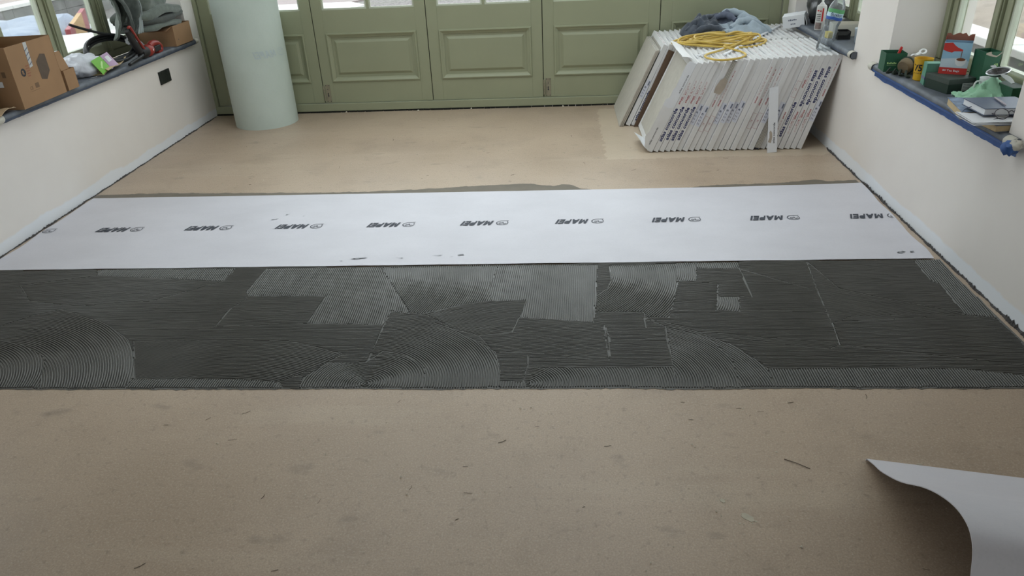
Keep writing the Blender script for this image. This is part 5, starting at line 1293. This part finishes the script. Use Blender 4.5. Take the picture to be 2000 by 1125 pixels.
MB().lathe([(0.0008, 0), (0.0035, 0.010), (0.0042, 0.05), (0.0042, 0.115), (0.0028, 0.128), (0.0022, 0.134)], 10).build('barrel', M('grey_pen_metal', (150, 142, 148), 0.3, 0.05, metal=0.6), pn, smooth=True)
gl = thing('spectacles', 'folded thin framed spectacles lying on the white papers', 'glasses', (1.795, 2.995, SILL + 0.044), (math.radians(55), 0, math.radians(6)))
gl.scale = (1.2, 1.2, 1.2)
WIRE = M('dark_wire', (66, 62, 70), 0.3, 0.05, metal=0.6)
for s_ in (-1, 1):
    rim = [(s_ * 0.033 + 0.024 * math.cos(2 * math.pi * k / 24), 0.018 * math.sin(2 * math.pi * k / 24) + 0.018, 0) for k in range(24)]
    MB().tube(rim, 0.0013, 6, True).build('rim', WIRE, gl, smooth=True)
    mb = MB(); mb.add([(x, y, 0.0002) for x, y, z in rim], [tuple(range(24))]); mb.build('lens', glass_material('lens_glass', (0.92, 0.93, 0.95), 1.4), gl)
    MB().tube(catmull([(s_ * 0.057, 0.022, 0), (s_ * 0.060, 0.022, -0.008), (s_ * 0.02, 0.012, -0.014), (-s_ * 0.04, 0.008, -0.016), (-s_ * 0.06, 0.002, -0.014)], 6), 0.0013, 6).build('temple', WIRE, gl, smooth=True)
MB().tube(catmull([(-0.009, 0.022, 0), (0, 0.027, 0.001), (0.009, 0.022, 0)], 5), 0.0013, 6).build('bridge', WIRE, gl, smooth=True)

# ------------------------------------------------------------------ far right sill
bgb = thing('black_bin_bag', 'bulging black plastic bag in the corner of the far sill', 'bag', (1.885, 5.72, SILL))
mb = MB().blob((0, 0, 0.15), (0.088, 0.16, 0.17), 7, 0.4, 1.5, 40, 26, flat=0.0); mb.build('bag_body', M('black_bag_plastic', (44, 44, 46), 0.35, 0.15, 10, 0.5, 24, spec=0.6), bgb, smooth=True, angle=80)
cn = thing('spray_can', 'white and red aerosol can on the far sill', 'spray can', (1.795, 5.44, SILL))
MB().lathe([(0.030, 0.0), (0.0325, 0.003), (0.0325, 0.150), (0.030, 0.158), (0.018, 0.168), (0.016, 0.172)], 28).build('can_body', M('printed_can_grey', (196, 194, 190), 0.4, 0.05), cn, smooth=True, angle=30)
MB().lathe([(0.0125, 0.170), (0.0125, 0.178), (0.008, 0.180), (0.0075, 0.196), (0.005, 0.198)], 16).build('nozzle', M('white_plastic', (226, 226, 224)), cn, smooth=True, angle=30)
rz2 = lambda z: 0.0326
wrap_text('~ -', 0, 0.122, math.radians(-160), 0.9, 0.014, 0.05, M('red_plastic', (190, 40, 38)), cn, rz2)
def canband(name, z0, z1, a0, a1, m, r=0.0331):
    mb = MB(); n = 16
    for k in range(n + 1):
        a = math.radians(a0 + (a1 - a0) * k / n); mb.v += [(r * math.cos(a), r * math.sin(a), z0), (r * math.cos(a), r * math.sin(a), z1)]
    mb.f = [(2 * k, 2 * k + 2, 2 * k + 3, 2 * k + 1) for k in range(n)]; mb.build(name, m, cn, smooth=True)
canband('red_stripe', 0.06, 0.145, -98, -80, M('red_plastic', (190, 40, 38)))
canband('photo_panel', 0.010, 0.052, -170, -90, M('brownish_print', (128, 112, 108), 0.5, 0.3, 60))
for k in range(4): canband('text_line', 0.066 + 0.012 * k, 0.070 + 0.012 * k, -165, -110, DARK_INK)
wc = thing('white_card_box', 'white printed card box with a folded end, above the rear tile packs', 'box', (1.70, 5.70, 0.640), (math.radians(6), math.radians(-10), math.radians(-24)))
MB().box(-0.075, 0.075, 0, 0.10, 0, 0.085).build('box_body', PAPER, wc, bevel=0.002)
MB().sheet(lambda u, v: (0.076 + 0.012 * math.sin(3 * v), -0.01 + 0.10 * u, 0.085 - 0.15 * v), 4, 6, 0.002).build('open_flap', PAPER, wc)
MB().box(0.0762, 0.0775, 0.008, 0.09, 0.004, 0.08).build('dark_inside', BLACK_PL, wc)
mb = MB(); [quad(mb, (-0.035 + 0.012 * k, -0.001, 0.050), (0.009, 0, 0), (0, 0, 0.008 + 0.003 * (k % 2))) for k in range(5)]; [quad(mb, (-0.020 + 0.012 * k, -0.001, 0.022), (0.008, 0, 0), (0, 0, 0.009)) for k in range(3)]; mb.build('lettering', GREY_INK, wc)
sb = thing('plastic_scraps', 'scrunched clear plastic wrapper on the corner of the far sill', 'wrapper', (1.80, 5.93, SILL))
MB().blob((0, 0, 0.02), (0.05, 0.05, 0.03), 5, 0.8, 2.2, 24, 14, flat=0.0).build('wrapper', BAGM, sb, smooth=True, angle=25)
pn2 = thing('grey_tin_lid', 'shiny grey metal bowl on the far sill beside the window', 'bowl', (1.935, 5.46, SILL))
MB().lathe([(0.04, 0.0), (0.065, 0.02), (0.075, 0.05), (0.076, 0.052), (0.068, 0.054), (0.05, 0.068), (0.0, 0.074)], 28, cap=False).build('bowl_body', M('dull_grey_metal', (112, 112, 112), 0.3, 0.1, metal=0.8), pn2, smooth=True)
tr = thing('white_tray', 'long white card tray on the far sill beside the pier', 'tray', (1.795, 5.17, SILL + 0.0), (0, 0, math.radians(-8)))
open_box(MB(), 0.20, 0.13, 0.075, 0.003).build('tray_body', M('cream_card', (206, 202, 190), 0.6, 0.03), tr)
bx2 = thing('black_crate', 'small black open box in front of the white tray on the far sill', 'box', (1.792, 5.05, SILL), (0, 0, math.radians(-6)))
open_box(MB(), 0.078, 0.09, 0.050, 0.003).build('box_body', BLACK_PL, bx2)
MB().sheet(lambda u, v: (0.078 * u - 0.025 * v, -0.012 * v, 0.05 - 0.022 * v), 3, 3, 0.002).build('flap', BLACK_PL, bx2)
ys = thing('yellow_sponge', 'yellow packet lying at the end of the white tray', 'packet', (1.745, 5.10, SILL), (0, 0, 0.1))
MB().box(0, 0.036, 0, 0.05, 0, 0.040).build('packet_body', M('yellow_print', (206, 184, 60), 0.5, 0.1), ys, bevel=0.004)
tub = thing('plastic_tub', 'clear plastic tub with a red lid clip against the pier', 'tub', (1.895, 4.92, SILL))
MB().lathe([(0.036, 0.0), (0.040, 0.004), (0.047, 0.075), (0.049, 0.078), (0.049, 0.088), (0.0, 0.089)], 28, cap=False).build('tub_body', M('frosted_plastic', (176, 186, 194), 0.3, 0.08), tub, smooth=True, angle=40)
MB().box(-0.030, 0.030, -0.052, -0.044, 0.070, 0.092).build('clip', M('red_plastic', (190, 40, 38)), tub, bevel=0.003)

# ------------------------------------------------------------------ debris on the floor
random.seed(77)
cr_ = MB()
def crumb(x, y, r):
    mtx = Matrix.Translation((x, y, r * 0.5)) @ Matrix.Rotation(random.random() * 6, 4, 'Z') @ Matrix.Diagonal((1, random.uniform(0.5, 1), 0.6, 1))
    cr_.add([(r, 0, 0), (-0.4 * r, 0.9 * r, 0), (-0.6 * r, -0.8 * r, 0), (0, 0.1 * r, r), (0, 0, -r * 0.7)], [(0, 1, 3), (1, 2, 3), (2, 0, 3), (1, 0, 4), (2, 1, 4), (0, 2, 4)], mtx)
for k in range(130): crumb(random.uniform(-1.7, 1.4), random.uniform(1.25, 2.12), random.choice([0.0012, 0.0018, 0.0022, 0.003]))
for k in range(26): crumb(random.uniform(-1.6, 0.9), random.uniform(1.3, 2.1), random.choice([0.003, 0.004, 0.0055]))
for k in range(120): crumb(random.uniform(-2.7, 1.5), random.uniform(4.35, 5.9), random.choice([0.0025, 0.003, 0.004, 0.006]))
for (x, y) in ((-1.82, 6.115), (-0.75, 6.12), (0.02, 6.11), (-1.2, 6.1)): crumb(x, y, 0.014)
tag(cr_.build('plaster_crumbs', M('plaster_white', (214, 206, 190), 0.8)), 'white plaster crumbs scattered over the bare screed', 'debris', kind='stuff')
fb = MB()
for k in range(46):
    near = k < 26
    x = random.uniform(-1.5, 1.3) if near else random.uniform(-2.5, 1.2); y = random.uniform(1.3, 2.1) if near else random.uniform(4.3, 5.3)
    L = random.uniform(0.006, 0.03) * (1 if near else 1.6); a = random.uniform(-0.6, 0.6) + (0 if random.random() < 0.7 else 1.2)
    fb.tube([(x, y, 0.0012), (x + L * 0.5 * math.cos(a), y + L * 0.5 * math.sin(a) + 0.002, 0.0015), (x + L * math.cos(a + 0.3), y + L * math.sin(a + 0.3), 0.0012)], random.uniform(0.0004, 0.0008), 5)
tag(fb.build('dark_fibres', M('dark_fibre', (84, 72, 62), 0.9)), 'dark fibres and splinters scattered over the bare screed', 'debris', kind='stuff')
def splat(x, y, sx, sy, rz, label, seed):
    random.seed(seed); poly = []
    for q in range(18):
        a = 2 * math.pi * q / 18; rr = 0.75 + 0.4 * random.random()
        px, py = sx * rr * math.cos(a), sy * rr * math.sin(a); poly.append((px * math.cos(rz) - py * math.sin(rz), px * math.sin(rz) + py * math.cos(rz)))
    t = thing('plaster_splash', label, 'splash', (x, y, 0))
    mb = MB().prism(poly, 0.0012); mb.build('dried_drop', M('dried_plaster', (186, 178, 160), 0.8, 0.1, 40), t)
    for k in range(4):
        a = random.random() * 6.28; d = sx * random.uniform(1.2, 2.2); r = sx * random.uniform(0.08, 0.2)
        MB().prism([(d * math.cos(a) + r * math.cos(2 * math.pi * q / 8), d * math.sin(a) * 0.8 + r * 0.8 * math.sin(2 * math.pi * q / 8)) for q in range(8)], 0.0009).build('droplet', M('dried_plaster', (186, 178, 160)), t)
splat(0.514, 1.544, 0.020, 0.013, -0.5, 'largest dried plaster splash on the near floor', 4)
splat(0.456, 1.608, 0.007, 0.009, 0.6, 'small curved dried plaster splash beside the largest one', 9)
splat(1.074, 1.768, 0.008, 0.003, 0.0, 'tiny plaster flake on the floor beside the lifted membrane flap', 12)
tw = thing('dark_straw', 'thin dark straw lying on the near floor beside the lifted flap', 'straw', (0.678, 1.787, 0.0015))
MB().tube([(0, 0, 0), (0.03, -0.018, 0.001), (0.066, -0.043, 0)], 0.0010, 6).build('stalk', M('dark_fibre', (60, 50, 42)), tw)

# ------------------------------------------------------------------ outdoors
def out(o, label=None): return struct(o, label)
GRV = bpy.data.materials.new('gravel'); GRV.use_nodes = True
nt = GRV.node_tree; b = nt.nodes['Principled BSDF']; g_ = nt.nodes.new('ShaderNodeNewGeometry'); P_ = g_.outputs['Position']
c = mixc(nt, noise_fac(nt, P_, 22, 0.35, 0.65, 5), rgb(74, 70, 68), rgb(128, 121, 118))
c = mixc(nt, math_n(nt, 'MULTIPLY', noise_fac(nt, P_, 1.2, 0.55, 0.8, 4), 0.5), c, rgb(80, 84, 62))
nt.links.new(c, b.inputs['Base Color']); b.inputs['Roughness'].default_value = 0.9
n_ = node(nt, 'ShaderNodeTexNoise', Scale=18, Detail=6); nt.links.new(P_, n_.inputs['Vector'])
bp = nt.nodes.new('ShaderNodeBump'); bp.inputs['Strength'].default_value = 0.9; bp.inputs['Distance'].default_value = 0.05
nt.links.new(n_.outputs['Fac'], bp.inputs['Height']); nt.links.new(bp.outputs['Normal'], b.inputs['Normal'])
gd = MB()
GX0, GX1, GY0, GY1 = XL - 0.4, XR + 0.42, YB - 0.2, YD + 0.18
gd.box(-40, GX0, -20, 60, -0.4, -0.12); gd.box(GX1, 40, -20, 60, -0.4, -0.12); gd.box(GX0, GX1, GY1, 60, -0.4, -0.12); gd.box(GX0, GX1, -20, GY0, -0.4, -0.12)
out(gd.build('ground', GRV, recalc=False), 'grey gravel ground outside the windows')
STONE = M('pale_coping_stone', (216, 214, 210), 0.8, 0.08, 6, 0.3, 30)
BLOCK = M('grey_garden_block', (120, 118, 116), 0.85, 0.2, 5, 0.4, 30)
PINK = M('pinkish_paving', (122, 110, 108), 0.85, 0.08, 4, 0.2, 30)
pv = thing('paving', 'pale concrete path beyond the doors', 'path', (-5.2, 14.2, -0.12))
MB().prism([(-3, -2.6), (1.0, -2.2), (1.6, 0.1), (1.2, 0.6), (-1.5, 0.5), (-3, 1.6)], 0.03).build('slab', M('pale_concrete_path', (176, 174, 170), 0.85, 0.08, 5), pv)
MB().prism([(-3, 1.62), (-1.5, 0.52), (1.2, 0.62), (2.0, 2.4), (1.5, 6.0), (-3, 6)], 0.025).build('slab', PINK, pv)
def low_wall(name, x0, x1, y0, y1, zt, label, nb):
    t = thing(name, label, 'wall', (x0, y0, -0.12))
    L = (y1 - y0) / nb; random.seed(nb)
    for k in range(nb):
        MB().box(0 - 0.02, x1 - x0 + 0.02, L * k + 0.004, L * (k + 1) - 0.004, zt + 0.12 - 0.06, zt + 0.12 + random.uniform(-0.004, 0.004)).build('coping_stone', STONE, t, bevel=0.008)
    h = (zt + 0.06) / 2
    for c in range(2):
        for k in range(nb):
            o = L * 0.5 if c else 0
            MB().box(0.01 + random.uniform(-0.006, 0.006), x1 - x0 - 0.01, L * k + o - (L * .5 if c else 0) + 0.004, L * (k + 1) + o - (L * .5 if c else 0) - 0.004, h * c, h * (c + 1) - 0.006).build('block', BLOCK, t)
low_wall('garden_wall', 3.28, 3.50, 4.2, 9.0, 0.45, 'low block wall with white coping outside the near right window', 9)
low_wall('stone_wall', -9.5, -9.22, 9.0, 17.0, 0.3, 'low wall with pale coping outside the left window', 11)
eb = thing('earth_bank', 'rough bank of pale earth and stones outside the right windows', 'earth', (6.3, 9.0, -0.12))
EARTH = M('pale_rubble_earth', (146, 135, 124), 0.95, 0.25, 5, 0.9, 12)
def bank(u, v):
    x = -2.6 + 6 * u; y = -4.5 + 10 * v
    return (x, y, max(0.0, 0.12 + 0.9 * u + 0.22 * noise.noise(Vector((x * 1.4, y * 1.4, 0))) + 0.07 * noise.noise(Vector((x * 6, y * 6, 2)))))
MB().sheet(bank, 60, 90).build('bank', EARTH, eb, smooth=True)
PINKG = M('pink_grey_yard', (158, 144, 140), 0.9, 0.08, 3, 0.2, 20)
yd = thing('yard_surface', 'pinkish hard yard beyond the low wall outside the left window', 'yard', (-13.6, 14, -0.12))
MB().prism([(-8, -9), (3.9, -9), (3.9, -1.6), (3.9, 10), (-8, 10)], 0.02).build('surface', PINKG, yd)
tp = thing('tarpaulin', 'blue grey tarpaulin over a heap outside the left window', 'tarpaulin', (-7.75, 10.5, -0.12), (0, 0, math.radians(22)))
TARP = M('blue_grey_tarpaulin', (122, 133, 152), 0.45, 0.12, 2.0, 0.5, 6)
def tarp(u, v):
    x = -0.75 + 1.6 * u; y = -2.0 + 3.6 * v
    k = min(1, min(u, 1 - u) * 5) * min(1, min(v, 1 - v) * 7)
    return (x, y, 0.005 + 0.36 * k ** 0.7 + 0.07 * k * noise.noise(Vector((x * 1.7, y * 1.2, 3))) + 0.025 * k * (1 - abs(noise.noise(Vector((x * 3, y * 2.4, 8)))) * 2))
MB().sheet(tarp, 40, 60).build('cover', TARP, tp, smooth=True)
bb = thing('striped_barrier_board', 'red and yellow striped plastic board outside the left window', 'board', (-6.10, 9.20, -0.12), (0, 0, math.radians(27)))
for k, (m_, a, b_) in enumerate(((M('barrier_red', (150, 66, 72), 0.5), 0.0, 0.45), (M('barrier_yellow', (178, 140, 82), 0.5), 0.45, 1.55), (M('barrier_red', (178, 84, 92)), 1.55, 2.1))):
    MB().box(-0.03, 0.03, a * 1.2, b_ * 1.2, 0.18, 0.46).build('stripe', m_, bb, bevel=0.004)
for y_ in (0.15, 2.3): MB().box(-0.2, 0.2, y_, y_ + 0.1, 0, 0.18).build('foot', BLACK_PL, bb)
so = thing('soil_heap', 'dark brown soil heap outside the left window', 'soil', (-5.45, 10.3, -0.12), (0, 0, math.radians(27)))
MB().blob((0, 0, 0), (0.62, 1.9, 0.50), 3, 0.25, 2, 36, 20, flat=0.0).build('heap', M('dark_soil', (86, 76, 72), 0.95, 0.2, 6, 0.6, 14), so, smooth=True)
ws = thing('stone_slab', 'pale stone slab lying outside under the left window', 'slab', (-4.75, 7.35, 0.0), (0, 0, math.radians(33)))
MB().box(-0.45, 0.45, -0.9, 0.75, 0.36, 0.46).build('slab_top', STONE, ws, bevel=0.01)
MB().box(-0.38, 0.38, -0.8, 0.65, -0.12, 0.36).build('slab_base', BLOCK, ws)
